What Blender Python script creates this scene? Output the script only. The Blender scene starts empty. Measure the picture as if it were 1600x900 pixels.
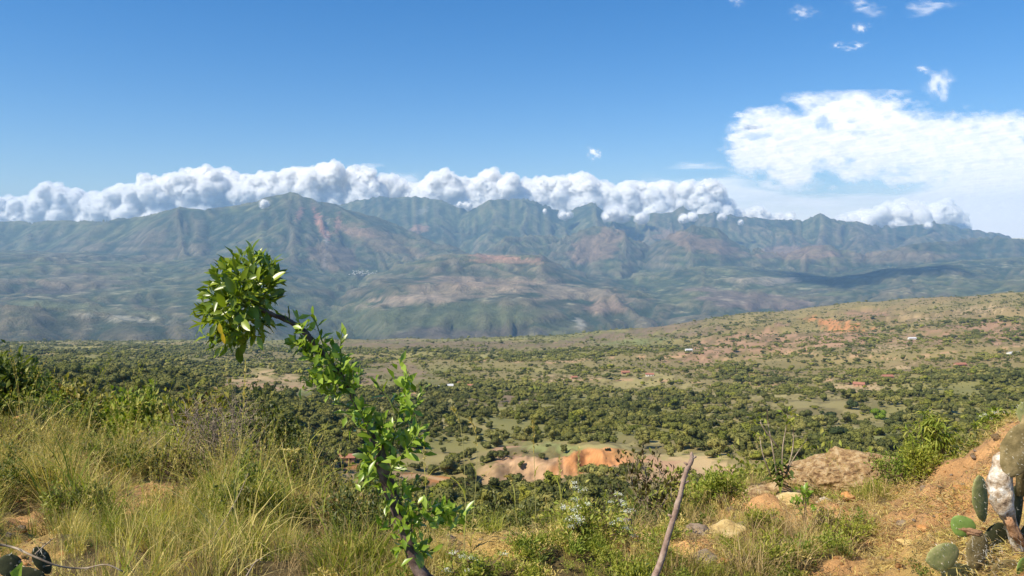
import bpy, math, random
import numpy as np
from mathutils import Vector, Matrix, Euler
random.seed(7)
RNG = np.random.default_rng(7)
S = bpy.context.scene
COL = S.collection

# ------------------------------------------------------------------ camera, sky, sun, exposure
PITCH = math.atan(65 / 1256.0)
FP = 1256.0                       # focal length in photo pixels (1600 wide)
EYE = np.array((0.0, 0.0, 1.6))
cam_d = bpy.data.cameras.new('camera'); cam = bpy.data.objects.new('camera', cam_d); COL.objects.link(cam)
cam_d.sensor_width = 36; cam_d.lens = 36 * FP / 1600; cam_d.clip_start = 0.05; cam_d.clip_end = 400000
cam.location = EYE; cam.rotation_euler = (math.pi / 2 - PITCH, 0, 0)
S.camera = cam
SUN_EL = math.radians(47); SUN_AZ = math.atan2(-0.86, -0.50)      # azimuth clockwise from +Y
SUNV = Vector((math.cos(SUN_EL) * math.sin(SUN_AZ), math.cos(SUN_EL) * math.cos(SUN_AZ), math.sin(SUN_EL)))
W = bpy.data.worlds.new('World'); S.world = W; W.use_nodes = True
nt = W.node_tree; nt.nodes.clear()
out = nt.nodes.new('ShaderNodeOutputWorld'); bg = nt.nodes.new('ShaderNodeBackground'); sky = nt.nodes.new('ShaderNodeTexSky')
sky.sky_type = 'NISHITA'; sky.sun_disc = False; sky.sun_elevation = SUN_EL; sky.sun_rotation = SUN_AZ % (2 * math.pi)
sky.altitude = 1500; sky.air_density = 1.25; sky.dust_density = 0.35; sky.ozone_density = 3.0
bg.inputs['Strength'].default_value = 0.088
hs = nt.nodes.new('ShaderNodeHueSaturation'); hs.inputs['Saturation'].default_value = 1.42; nt.links.new(sky.outputs[0], hs.inputs['Color']); mxs = nt.nodes.new('ShaderNodeMix'); mxs.data_type = 'RGBA'; mxs.blend_type = 'MULTIPLY'; mxs.inputs[0].default_value = 1; mxs.inputs[7].default_value = (.93, .915, 1.04, 1); nt.links.new(hs.outputs[0], mxs.inputs[6]); nt.links.new(mxs.outputs[2], bg.inputs[0]); nt.links.new(bg.outputs[0], out.inputs[0])
sl = bpy.data.lights.new('sun', 'SUN'); sl.energy = 5.0; sl.angle = math.radians(0.53); sl.color = (1.0, 0.905, 0.73)
so = bpy.data.objects.new('sun', sl); COL.objects.link(so); so.rotation_euler = (-SUNV).to_track_quat('-Z', 'Y').to_euler(); so.location = SUNV * 50
S.view_settings.view_transform = 'Standard'; S.view_settings.look = 'None'; S.view_settings.exposure = 0.56; S.view_settings.gamma = 1.0
S.render.engine = 'CYCLES'
c = S.cycles; c.use_denoising = True; c.max_bounces = 16; c.diffuse_bounces = 6; c.glossy_bounces = 2; c.transmission_bounces = 4
c.volume_bounces = 14; c.transparent_max_bounces = 16; c.caustics_reflective = False; c.caustics_refractive = False
HAZE_DENSITY = 3.7e-5

# ------------------------------------------------------------------ maths helpers
SP, CP = math.sin(PITCH), math.cos(PITCH)
def slope_of(py):                    # height gained per metre forward along the sight line through photo row py
    v = -(np.asarray(py, float) - 450) / FP
    return (-SP + v * CP) / (CP + v * SP)
def at(px, py, Y):                   # the point on the sight line through photo pixel (px, py) at forward distance Y
    v = -(py - 450) / FP; k = CP + v * SP
    return Vector((EYE[0] + (px - 800) / FP / k * Y, Y, EYE[2] + (-SP + v * CP) / k * Y))
def seen(x, y, z):                   # photo pixel of world points
    zc = y * CP - (z - EYE[2]) * SP; yc = y * SP + (z - EYE[2]) * CP
    zc = np.maximum(zc, 0.01)
    return 800 + FP * x / zc, 450 - FP * yc / zc
def _h2(ix, iy, s):
    n = (ix.astype(np.int64) * 374761393 + iy.astype(np.int64) * 668265263 + s * 1442695041) & 0xffffffff
    n = ((n ^ (n >> 13)) * 1274126177) & 0xffffffff
    return ((n ^ (n >> 16)) & 0xffffff) / float(0x1000000)
def vnoise(x, y, s=0):               # value noise, 0..1
    ix = np.floor(x); iy = np.floor(y); fx = x - ix; fy = y - iy
    fx = fx * fx * fx * (fx * (fx * 6 - 15) + 10); fy = fy * fy * fy * (fy * (fy * 6 - 15) + 10)
    a = _h2(ix, iy, s); b = _h2(ix + 1, iy, s); c_ = _h2(ix, iy + 1, s); d = _h2(ix + 1, iy + 1, s)
    return (a * (1 - fx) + b * fx) * (1 - fy) + (c_ * (1 - fx) + d * fx) * fy
def fbm(x, y, o=4, s=0, g=0.5):
    r = 0; a = 1; t = 0
    for k in range(o):
        r = r + a * vnoise(x * 2 ** k + 17.3 * k, y * 2 ** k - 9.1 * k, s + k); t += a; a *= g
    return r / t
def _h3(ix, iy, iz, s):
    n = (ix.astype(np.int64) * 374761393 + iy.astype(np.int64) * 668265263 + iz.astype(np.int64) * 2147483647 + s * 1442695041) & 0xffffffff
    n = ((n ^ (n >> 13)) * 1274126177) & 0xffffffff
    return ((n ^ (n >> 16)) & 0xffffff) / float(0x1000000)
def vnoise3(p, s=0):
    i = np.floor(p); f = p - i; f = f * f * (3 - 2 * f); r = 0
    for dx in (0, 1):
        for dy in (0, 1):
            for dz in (0, 1):
                w = (f[:, 0] if dx else 1 - f[:, 0]) * (f[:, 1] if dy else 1 - f[:, 1]) * (f[:, 2] if dz else 1 - f[:, 2])
                r = r + w * _h3(i[:, 0] + dx, i[:, 1] + dy, i[:, 2] + dz, s)
    return r
def fbm3(p, o=4, s=0):
    r = 0; a = 1; t = 0
    for k in range(o):
        r = r + a * vnoise3(p * 2 ** k + 7.7 * k, s + k); t += a; a *= .5
    return r / t
def sstep(a, b, x):
    t = np.clip((x - a) / (b - a), 0, 1); return t * t * (3 - 2 * t)
def unit(v): return v / np.maximum(np.linalg.norm(v, axis=-1, keepdims=True), 1e-9)

# ------------------------------------------------------------------ object helpers
def tag(o, label=None, cat=None, group=None, kind=None):
    for k, v in (('label', label), ('category', cat), ('group', group), ('kind', kind)):
        if v: o[k] = v
    return o
def empty(name, loc, label, cat, group=None, rz=0):
    o = bpy.data.objects.new(name, None); COL.objects.link(o); o.location = loc; o.rotation_euler = (0, 0, rz); o.empty_display_size = .1
    return tag(o, label, cat, group)
def raw_mesh(name, v, f, mat, smooth=False):
    v = np.asarray(v, np.float32).reshape(-1, 3)
    me = bpy.data.meshes.new(name)
    if isinstance(f, np.ndarray):
        n, k = f.shape
        me.vertices.add(len(v)); me.vertices.foreach_set('co', v.ravel())
        me.loops.add(n * k); me.loops.foreach_set('vertex_index', f.astype(np.int32).ravel())
        me.polygons.add(n); me.polygons.foreach_set('loop_start', np.arange(0, n * k, k, dtype=np.int32))
        me.polygons.foreach_set('loop_total', np.full(n, k, np.int32))
        me.update(calc_edges=True)
    else:
        me.from_pydata([tuple(map(float, p)) for p in v], [], f); me.update()
    for m in (mat if isinstance(mat, (list, tuple)) else [mat]): me.materials.append(m)
    if smooth: me.polygons.foreach_set('use_smooth', np.ones(len(me.polygons), bool))
    return me
def link(name, me, parent=None, loc=(0, 0, 0)):
    o = bpy.data.objects.new(name, me); COL.objects.link(o); o.location = loc
    if parent: o.parent = parent
    return o
class MB:                            # collects shapes, links them as ONE mesh
    def __init__(s): s.v = []; s.f = []; s.n = 0; s.m = []
    def add(s, v, f, mi=0):
        s.v.append(np.asarray(v, float).reshape(-1, 3))
        s.f += [tuple(int(i) + s.n for i in q) for q in f]; s.m += [mi] * len(f); s.n += len(s.v[-1])
    def tube(s, pts, rad, n=7, mi=0, cap=True):
        P = np.array([tuple(p) for p in pts], float); R = np.broadcast_to(np.asarray(rad, float), (len(P),))
        T = unit(np.gradient(P, axis=0)); up = np.array((0.31, 0.87, 0.38))
        A = unit(np.cross(T, up)); B = np.cross(T, A); a = np.arange(n) * 2 * math.pi / n
        ring = P[:, None] + R[:, None, None] * (np.cos(a)[None, :, None] * A[:, None] + np.sin(a)[None, :, None] * B[:, None])
        f = [(i * n + j, i * n + (j + 1) % n, (i + 1) * n + (j + 1) % n, (i + 1) * n + j) for i in range(len(P) - 1) for j in range(n)]
        if cap: f += [tuple(range(n - 1, -1, -1)), tuple((len(P) - 1) * n + j for j in range(n))]
        s.add(ring, f, mi)
    def box(s, c_, d, mi=0):
        x, y, z = c_; a, b, h = d[0] / 2, d[1] / 2, d[2] / 2
        s.add([(x + i * a, y + j * b, z + k * h) for i in (-1, 1) for j in (-1, 1) for k in (-1, 1)],
              [(0, 1, 3, 2), (4, 6, 7, 5), (0, 4, 5, 1), (2, 3, 7, 6), (0, 2, 6, 4), (1, 5, 7, 3)], mi)
    def mesh(s, name, mat, smooth=False):
        me = raw_mesh(name, np.concatenate(s.v), s.f, mat, smooth)
        if any(s.m): me.polygons.foreach_set('material_index', s.m)
        return me
    def build(s, name, mat, parent=None, smooth=False): return link(name, s.mesh(name, mat, smooth), parent)
def smooth_path(pts, n=24):          # Catmull-Rom through the points
    P = np.array([tuple(p) for p in pts], float); P = np.vstack([2 * P[0] - P[1], P, 2 * P[-1] - P[-2]])
    o = []; seg = len(P) - 3
    for u in np.linspace(0, seg - 1e-6, n):
        i = int(u); t = u - i; a, b, c_, d = P[i:i + 4]
        o.append(.5 * ((2 * b) + (c_ - a) * t + (2 * a - 5 * b + 4 * c_ - d) * t * t + (3 * b - a - 3 * c_ + d) * t ** 3))
    return np.array(o)
def leaf_faces(P, D, N, L, Wd, fold=0.25, bend=0.15):
    """folded diamond leaves: P base, D direction, N normal; returns verts and tri array (4 tris each)"""
    n = len(P); D = unit(D); Sd = unit(np.cross(D, N)); N = np.cross(Sd, D)
    L = np.broadcast_to(L, (n,))[:, None]; Wd = np.broadcast_to(Wd, (n,))[:, None]
    mid = P + D * L * .55 - N * L * bend * .15; tip = P + D * L - N * L * bend
    l = P + D * L * .5 + Sd * Wd * .5 + N * Wd * fold; r = P + D * L * .5 - Sd * Wd * .5 + N * Wd * fold
    v = np.stack([P, l, tip, r, mid], 1).reshape(-1, 3)
    t = np.array([(0, 4, 1), (1, 4, 2), (2, 4, 3), (3, 4, 0)])
    return v, (t[None] + (np.arange(n) * 5)[:, None, None]).reshape(-1, 3)
def blade_faces(P, H, lean, az, Wd, rng, seg=3, curl=1.0):
    n = len(P); t = np.linspace(0, 1, seg + 1)
    dirh = np.stack([np.cos(az), np.sin(az), 0 * az], 1); side = np.stack([-np.sin(az), np.cos(az), 0 * az], 1)
    tw = rng.uniform(-1, 1, n); side = unit(side + dirh * tw[:, None])
    out_ = []
    for i, s_ in enumerate(t):
        p = P + dirh * (H * lean * s_ ** (1 + curl))[:, None] + np.array((0, 0, 1)) * (H * (s_ - .35 * lean * s_ ** 3))[:, None]
        w = (Wd * (1 - s_ ** 1.5) * .5)[:, None]
        if i < seg: out_ += [p - side * w, p + side * w]
        else: out_ += [p]
    v = np.stack(out_, 1).reshape(-1, 3); k = 2 * seg + 1; f = []
    for i in range(seg - 1): f += [(2 * i, 2 * i + 1, 2 * i + 3), (2 * i, 2 * i + 3, 2 * i + 2)]
    f += [(2 * seg - 2, 2 * seg - 1, 2 * seg)]
    return v, (np.array(f)[None] + (np.arange(n) * k)[:, None, None]).reshape(-1, 3)
def cat_faces(parts):
    v = []; f = []; n = 0
    for a, b in parts: v.append(a); f.append(b + n); n += len(a)
    return np.concatenate(v), np.concatenate(f)

# ------------------------------------------------------------------ materials
def new_mat(name):
    m = bpy.data.materials.new(name); m.use_nodes = True; n = m.node_tree; n.nodes.clear()
    o = n.nodes.new('ShaderNodeOutputMaterial'); return m, n, o
def N(n, t, **kw):
    x = n.nodes.new(t)
    for k, v in kw.items():
        if k in ('i',):
            for a, b in v.items(): x.inputs[a].default_value = b
        else: setattr(x, k, v)
    return x
def ramp(n, src, stops, interp='LINEAR'):
    r = n.nodes.new('ShaderNodeValToRGB'); r.color_ramp.interpolation = interp; e = r.color_ramp.elements
    while len(e) > 1: e.remove(e[-1])
    e[0].position = stops[0][0]; e[0].color = (*stops[0][1], 1)
    for p, c_ in stops[1:]:
        q = e.new(p); q.color = (*c_, 1)
    n.links.new(src, r.inputs[0]); return r.outputs[0]
def noise(n, scale, detail=5, rough=.6, coord='Object', dist=0):
    tc = N(n, 'ShaderNodeTexCoord'); t = N(n, 'ShaderNodeTexNoise', i={'Scale': scale, 'Detail': detail, 'Roughness': rough, 'Distortion': dist})
    n.links.new(tc.outputs[coord], t.inputs['Vector']); return t.outputs['Fac']
def rock_mat(name, stops, scale=6, rough=.9, bump=.5, bscale=25, bdist=.02, coord='Object', vcol=None, vmix=.35, gloss=0.2):
    m, n, o = new_mat(name); b = N(n, 'ShaderNodeBsdfPrincipled', i={'Roughness': rough, 'Specular IOR Level': gloss})
    f = noise(n, scale, 7, .65, coord); c_ = ramp(n, f, stops)
    if vcol:
        a = N(n, 'ShaderNodeVertexColor', layer_name=vcol); mx = N(n, 'ShaderNodeMix', data_type='RGBA', blend_type='MULTIPLY', i={0: 1.0})
        n.links.new(a.outputs[0], mx.inputs[6]); n.links.new(c_, mx.inputs[7]); c_ = mx.outputs[2]
    n.links.new(c_, b.inputs['Base Color'])
    bm_ = N(n, 'ShaderNodeBump', i={'Strength': bump, 'Distance': bdist}); n.links.new(noise(n, bscale, 8, .7, coord), bm_.inputs['Height'])
    n.links.new(bm_.outputs[0], b.inputs['Normal']); n.links.new(b.outputs[0], o.inputs[0]); return m
def spot(m, scale, col, r=.18):      # pale areoles on a cactus pad
    n = m.node_tree; b = [q for q in n.nodes if q.type == 'BSDF_PRINCIPLED'][0]; tc = N(n, 'ShaderNodeTexCoord'); vo = N(n, 'ShaderNodeTexVoronoi', i={'Scale': scale, 'Randomness': .45}); n.links.new(tc.outputs['Object'], vo.inputs['Vector'])
    f = ramp(n, vo.outputs['Distance'], [(r * .6, (1, 1, 1)), (r, (0, 0, 0))]); mx = N(n, 'ShaderNodeMix', data_type='RGBA', i={7: (*col, 1)}); n.links.new(f, mx.inputs[0]); l = b.inputs['Base Color'].links[0]; n.links.new(l.from_socket, mx.inputs[6]); n.links.new(mx.outputs[2], b.inputs['Base Color'])
def leaf_mat(name, cols, rough=.5, trans=.3, tint=False, spec=.4, noise_scale=None, back=None):
    """cols: ramp over a random number of each island / instance"""
    m, n, o = new_mat(name); b = N(n, 'ShaderNodeBsdfPrincipled', i={'Roughness': rough, 'Specular IOR Level': spec})
    geo = N(n, 'ShaderNodeNewGeometry'); oi = N(n, 'ShaderNodeObjectInfo')
    ad = N(n, 'ShaderNodeMath', operation='ADD'); n.links.new(geo.outputs['Random Per Island'], ad.inputs[0]); n.links.new(oi.outputs['Random'], ad.inputs[1])
    fr = N(n, 'ShaderNodeMath', operation='MULTIPLY', i={1: .5}); n.links.new(ad.outputs[0], fr.inputs[0])
    k = len(cols); c_ = ramp(n, fr.outputs[0], [(.12 + .76 * i / max(1, k - 1), q) for i, q in enumerate(cols)])
    if tint:
        a = N(n, 'ShaderNodeAttribute', attribute_type='INSTANCER', attribute_name='tint')
        mx = N(n, 'ShaderNodeMix', data_type='RGBA', blend_type='MULTIPLY', i={0: 1.0}); n.links.new(c_, mx.inputs[6]); n.links.new(a.outputs['Color'], mx.inputs[7]); c_ = mx.outputs[2]
    if noise_scale:
        f = noise(n, noise_scale, 4, .6); r = ramp(n, f, [(.3, (.7, .7, .7)), (.7, (1.25, 1.25, 1.25))])
        mx = N(n, 'ShaderNodeMix', data_type='RGBA', blend_type='MULTIPLY', i={0: 1.0}); n.links.new(c_, mx.inputs[6]); n.links.new(r, mx.inputs[7]); c_ = mx.outputs[2]
    n.links.new(c_, b.inputs['Base Color'])
    if trans > 0:
        tr = N(n, 'ShaderNodeBsdfTranslucent'); g = N(n, 'ShaderNodeMix', data_type='RGBA', blend_type='MULTIPLY', i={0: 1.0, 7: (1.25, 1.35, .5, 1)})
        n.links.new(c_, g.inputs[6]); n.links.new(g.outputs[2], tr.inputs[0])
        ms = N(n, 'ShaderNodeMixShader', i={0: trans}); n.links.new(b.outputs[0], ms.inputs[1]); n.links.new(tr.outputs[0], ms.inputs[2]); n.links.new(ms.outputs[0], o.inputs[0])
    else: n.links.new(b.outputs[0], o.inputs[0])
    return m
def flat_mat(name, col, rough=.8, var=.15, scale=3):
    lo = tuple(q * (1 - var) for q in col); hi = tuple(min(1, q * (1 + var)) for q in col)
    return rock_mat(name, [(.3, lo), (.7, hi)], scale=scale, rough=rough, bump=.15, bscale=scale * 5)

M_LEAF = leaf_mat('glossy green leaf', [(.045, .085, .010), (.10, .16, .012), (.20, .27, .018), (.32, .38, .035)], rough=.34, trans=.28, spec=.55)
M_LEAF_MIX = leaf_mat('mixed shoot leaves', [(.07, .14, .012), (.14, .23, .018), (.24, .35, .03), (.33, .44, .06)], rough=.34, trans=.36, spec=.55)
M_LEAF_Y = leaf_mat('yellowed leaf', [(.62, .40, .02), (.55, .45, .04)], rough=.4, trans=.4)
M_LEAF_FRESH = leaf_mat('fresh shoot leaf', [(.17, .27, .025), (.26, .38, .04), (.36, .47, .08)], rough=.33, trans=.42, spec=.55)
M_BARK = rock_mat('sapling bark', [(.3, (.055, .035, .03)), (.5, (.13, .085, .07)), (.72, (.30, .22, .18))], scale=28, bump=.7, bscale=70, bdist=.004)
M_STICK = rock_mat('dead wood', [(.3, (.17, .11, .085)), (.5, (.32, .22, .17)), (.72, (.50, .40, .31))], scale=30, bump=.8, bscale=60, bdist=.005)
M_TWIG = rock_mat('grey twig', [(.3, (.17, .125, .085)), (.7, (.44, .36, .26))], scale=30, bump=.3)
M_DTWIG = rock_mat('brown twig', [(.3, (.07, .045, .03)), (.7, (.20, .14, .09))], scale=30, bump=.3)
M_STRAW = leaf_mat('dry straw grass', [(.42, .31, .09), (.58, .45, .15), (.70, .58, .23), (.48, .40, .11)], rough=.6, trans=.35, spec=.2)
M_GRASS = leaf_mat('green grass', [(.16, .20, .022), (.25, .28, .035), (.36, .36, .055), (.46, .42, .09)], rough=.55, trans=.38, spec=.25)
M_DEADG = leaf_mat('dead brown grass', [(.16, .10, .045), (.27, .18, .08), (.40, .29, .14), (.5, .38, .2)], rough=.7, trans=.2, spec=.1)
M_GRASSD = leaf_mat('dark green grass', [(.07, .12, .02), (.13, .18, .03), (.22, .24, .05)], rough=.6, trans=.3, spec=.25)
M_SHRUB = leaf_mat('shrub leaves', [(.07, .10, .02), (.14, .17, .028), (.23, .26, .045), (.32, .31, .07)], rough=.55, trans=.3, spec=.3)
M_SHRUBD = leaf_mat('dark shrub leaves', [(.035, .05, .015), (.07, .09, .02), (.12, .14, .03), (.2, .19, .05)], rough=.5, trans=.22, spec=.35)
M_SHRUBY = leaf_mat('yellow green shrub leaves', [(.13, .19, .025), (.22, .28, .035), (.33, .36, .06), (.42, .38, .09)], rough=.55, trans=.36, spec=.3)
M_BROWNLEAF = leaf_mat('brown and yellow leaves', [(.05, .035, .012), (.10, .09, .02), (.22, .22, .04), (.40, .33, .07), (.10, .06, .02)], rough=.5, trans=.3, spec=.3)
M_DARKLEAF = leaf_mat('withered dark leaves', [(.022, .014, .012), (.05, .028, .02), (.09, .05, .03)], rough=.5, trans=.1)
M_FLOWER = leaf_mat('white flower tufts', [(.72, .72, .66), (.82, .82, .78)], rough=.8, trans=.25)
M_CAN = leaf_mat('tree crown foliage', [(.034, .047, .018), (.056, .071, .026), (.082, .094, .036)], rough=.75, trans=.12, tint=True, spec=.15)
M_TRUNK = flat_mat('tree trunk bark', (.12, .09, .065), .9)

# ------------------------------------------------------------------ terrain of the ridge and the plain
COLS = [-200, 0, 200, 400, 550, 700, 850, 1000, 1200, 1350, 1500, 1600, 1800]
ROWS = {4: (878, 885, 885, 885, 885, 885, 885, 885, 885, 880, 850, 812, 760),
        5: (820, 830, 830, 835, 838, 838, 838, 835, 830, 825, 775, 715, 660),
        6: (775, 785, 790, 800, 838, 862, 862, 835, 787, 785, 732, 662, 600),
        8: (715, 725, 745, 780, 850, 905, 905, 850, 764, 760, 756, 690, 600),
        10: (680, 690, 730, 785, 865, 940, 940, 880, 810, 805, 800, 750, 640),
        13: (660, 665, 725, 790, 880, 1000, 1000, 900, 835, 835, 830, 800, 680),
        18: (655, 672, 728, 800, 900, 1000, 1000, 900, 855, 855, 830, 800, 700),
        30: (650, 670, 728, 800, 900, 1000, 1000, 900, 850, 850, 830, 800, 720),
        60: (645, 662, 715, 790, 880, 920, 920, 880, 820, 820, 810, 780, 720),
        100: (640, 652, 695, 765, 840, 860, 860, 840, 800, 800, 790, 760, 710),
        200: (625, 635, 668, 730, 790, 800, 795, 780, 760, 760, 750, 730, 700),
        300: (612, 620, 645, 695, 755, 765, 755, 742, 730, 730, 722, 710, 690),
        450: (600, 605, 620, 655, 690, 703, 705, 697, 695, 695, 690, 680, 668),
        700: (585, 588, 594, 615, 636, 643, 645, 645, 645, 642, 634, 625, 618),
        1100: (568, 570, 572, 584, 592, 595, 595, 595, 591, 586, 578, 570, 560),
        1800: (552, 553, 553, 556, 559, 560, 557, 553, 545, 538, 527, 520, 505),
        2800: (540, 541, 541, 541, 541, 539, 534, 525, 508, 495, 483, 475, 455),
        3600: (533, 534, 533, 532, 531, 529, 524, 512, 488, 473, 463, 456, 440)}
_D = [-40, -6, 2.0] + list(ROWS)
_Z = [np.full(13, 1.0), np.full(13, .15), np.array([0, 0, 0, 0, 0, 0, 0, 0, 0, .02, .1, .16, .3])]
for d_, r_ in ROWS.items(): _Z.append(EYE[2] + d_ * slope_of(np.array(r_)))
_D = np.array(_D, float); _Z = np.array(_Z)
def interp_table(px, d):
    ci = np.clip(np.interp(px, COLS, np.arange(13)), 0, 11.9999); ri = np.clip(np.interp(d, _D, np.arange(len(_D))), 0, len(_D) - 1.0001)
    a = ci.astype(int); b = ri.astype(int); fa = ci - a; fb = ri - b; fa = fa * fa * (3 - 2 * fa)
    return (_Z[b, a] * (1 - fa) + _Z[b, a + 1] * fa) * (1 - fb) + (_Z[b + 1, a] * (1 - fa) + _Z[b + 1, a + 1] * fa) * fb
def ground_z(x, y):
    x = np.asarray(x, float); y = np.asarray(y, float)
    px = 800 + FP * x / np.maximum(y, 2.5)
    z = interp_table(px, y)
    far = sstep(40, 400, y)
    z = z + (fbm(x * .9, y * .9, 4, 3) - .5) * .22 * sstep(.5, 5, y) * (1 - sstep(10, 60, y))
    z = z + (fbm(x * .22, y * .22, 3, 5) - .5) * 1.5 * sstep(12, 40, y) * (1 - far)
    z = z + (fbm(x / 160, y / 160, 4, 8) - .5) * 20 * far * (1 - .5 * sstep(3000, 3600, y))
    rdg = 1 - np.abs(2 * fbm(x / 420 + 3, y / 300, 4, 21) - 1)
    z = z + (rdg - .72) * (26 * sstep(700, 1500, y) + 40 * sstep(1500, 2600, y) * sstep(0, 900, x)) * (1 - .75 * sstep(3200, 3600, y))
    # the low ridge with the orange cut face
    yb = y - .10 * (x - 18) + (fbm(x / 7, y / 40, 3, 33) - .5) * 11
    z = z + 8.0 * np.exp(-((x - 20) / 36) ** 4) * sstep(356, 366, yb) * sstep(440, 372, yb)
    z = z + 3.0 * np.exp(-((x - 95) / 38) ** 2) * np.exp(-((y - 350) / 20) ** 2)
    return z

def vcol_attr(me, rgb, name='Col'):
    a = me.color_attributes.new(name, 'FLOAT_COLOR', 'POINT')
    a.data.foreach_set('color', np.concatenate([rgb, np.ones((len(rgb), 1))], 1).astype(np.float32).ravel())
def grid_faces(nr, nc):
    i = np.arange(nr - 1)[:, None] * nc + np.arange(nc - 1)[None]
    return np.stack([i, i + 1, i + nc + 1, i + nc], -1).reshape(-1, 4)

nr, nc = 460, 620
tt = np.concatenate([-1.25 + .4 * np.linspace(0, 1, 30)[:-1], np.linspace(-.85, .85, nc - 58), .85 + .4 * np.linspace(0, 1, 30)[1:]])
dd = np.concatenate([np.linspace(-5, 2.4, 14)[:-1], np.geomspace(2.4, 14, 180)[:-1], np.geomspace(14, 200, 50)[:-1], np.geomspace(200, 346, 34)[:-1], np.linspace(346, 380, 46)[:-1], np.geomspace(380, 3600, 150), np.array([3700, 3850, 4050, 4300, 4600, 4900, 5200.])])
nr, nc = len(dd), len(tt)
Y, T = np.meshgrid(dd, tt, indexing='ij'); X = T * (np.maximum(Y, -2) + 5.0)
Z = ground_z(X, np.minimum(Y, 3600)); Z = np.where(Y > 3600, Z - (Y - 3600) * .62, Z)
px, py = seen(X, np.minimum(Y, 3600), ground_z(X, np.minimum(Y, 3600)))
def blob(px, py, cx, cy, rx, ry, ang=0, rough=.5, s=0):
    ca, sa = math.cos(math.radians(ang)), math.sin(math.radians(ang)); dx = px - cx; dy = py - cy
    u = (dx * ca + dy * sa) / rx; v = (-dx * sa + dy * ca) / ry
    return sstep(.15, -.15, np.sqrt(u * u + v * v) - 1 + (fbm(px / rx * 3 + s, py / ry * 3, 4, 31 + s) - .5) * rough * 2)
# patches of the plain: (x, y, rx, ry, angle, colour, how clear of trees)
SOIL = np.array((.35, .215, .125)); ORANGE = np.array((.46, .215, .085)); TAN = np.array((.37, .27, .14)); FIELD = np.array((.19, .20, .07)); PASTURE = np.array((.29, .245, .10)); BROWN = np.array((.20, .145, .085))
PATCH = [(425, 599, 85, 18, 0, TAN, 1), (610, 590, 80, 18, 3, BROWN * 1.15, .97), (395, 602, 60, 6, 0, SOIL, .9), (480, 618, 30, 9, 0, FIELD, 1), (640, 600, 45, 8, 0, FIELD, .95),
         (345, 590, 60, 8, -10, TAN, .5), (760, 557, 26, 4, 0, PASTURE, 1), (775, 560, 20, 4, 0, FIELD, 1), (885, 540, 26, 5, 0, SOIL, 1), (560, 606, 25, 5, 0, TAN, .9),
         (1000, 598, 75, 13, 0, PASTURE, .85), (880, 590, 60, 6, 0, TAN, .6), (780, 625, 70, 10, -8, BROWN, .5), 
         (1000, 712, 120, 18, 3, PASTURE * 1.1, .85), (1110, 738, 110, 22, 4, TAN * 1.15, 1), (1010, 735, 60, 18, 4, SOIL * 1.15, 1), (800, 712, 30, 20, -30, SOIL, .9), (1150, 745, 70, 12, 0, SOIL, .9),
         (1290, 640, 75, 32, 10, PASTURE, .75), (1180, 612, 90, 10, 0, PASTURE, .6), (1340, 605, 40, 10, 0, TAN, .7), (1360, 680, 60, 14, 0, FIELD * 1.2, .8), (1240, 690, 60, 20, 0, PASTURE, .6),
         (1425, 575, 26, 7, 0, TAN, 1), (1250, 535, 130, 14, -3, SOIL, .72), (1130, 545, 60, 12, 4, SOIL, .75), (1310, 508, 50, 9, 8, ORANGE, .9), (1180, 520, 50, 8, -15, SOIL, .7),
         (1390, 540, 55, 9, -12, TAN, .6), (1480, 520, 80, 14, -8, SOIL * .85, .6), (1570, 520, 40, 18, 0, SOIL, .7), (1520, 485, 60, 6, -8, TAN, .6), (1420, 497, 40, 5, 0, TAN, .7), (1080, 560, 40, 8, 0, SOIL, .6),
         (1350, 490, 50, 7, 0, SOIL * .9, .6), (1080, 520, 60, 6, -8, BROWN * 1.1, .8), (980, 535, 60, 6, -4, FIELD, .8), (1030, 515, 80, 7, -12, BROWN, .9), (930, 527, 70, 6, -8, BROWN, .9), (700, 540, 230, 7, 0, BROWN * .9, .85), (480, 545, 60, 6, 0, FIELD * .8, .6),
         (690, 757, 85, 10, 12, ORANGE * .85, .9), (590, 755, 60, 20, 0, TAN, .8), (640, 720, 90, 10, 0, PASTURE, .4), (560, 730, 40, 8, 0, ORANGE * .8, .9), (240, 655, 45, 12, 12, FIELD * 1.3, .6), (250, 625, 40, 8, 5, PASTURE, .7), (320, 622, 40, 7, -10, PASTURE, .6),
         (640, 790, 120, 25, 0, FIELD, .5), (700, 665, 60, 10, 0, PASTURE, .3), (860, 700, 40, 8, 0, FIELD * 1.2, .4)]
def patches(px, py, x=None, y=None):
    TEX = fbm(x / 14, y / 26, 4, 45) if x is not None else .6 + 0 * px
    base_c = np.zeros(px.shape + (3,)); clear = np.zeros(px.shape)
    w_all = np.zeros(px.shape)
    for k, (cx, cy, rx, ry, an, col, cl) in enumerate(PATCH):
        w = blob(px, py, cx, cy, rx, ry, an, .8, k) * (.35 + .65 * sstep(.40, .52, TEX))
        base_c = base_c * (1 - w[..., None]) + w[..., None] * np.array(col); w_all = np.maximum(w_all, w); clear = np.maximum(clear, w * cl)
    return base_c, w_all, clear
bc, wa, _cl = patches(px, py, X, Y)
def polyd(px, py, pts):
    best = np.full(px.shape, 1e9)
    for (ax, ay), (bx, by) in zip(pts[:-1], pts[1:]):
        ux, uy = bx - ax, by - ay; t = np.clip(((px - ax) * ux + (py - ay) * uy) / (ux * ux + uy * uy), 0, 1); best = np.minimum(best, np.hypot((px - ax - t * ux) * .5, py - ay - t * uy))
    return best
n1 = fbm(X / 60, Y / 60, 5, 40)[..., None]; n2 = fbm(X / 300 + 5, Y / 300, 4, 50)[..., None]
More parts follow.
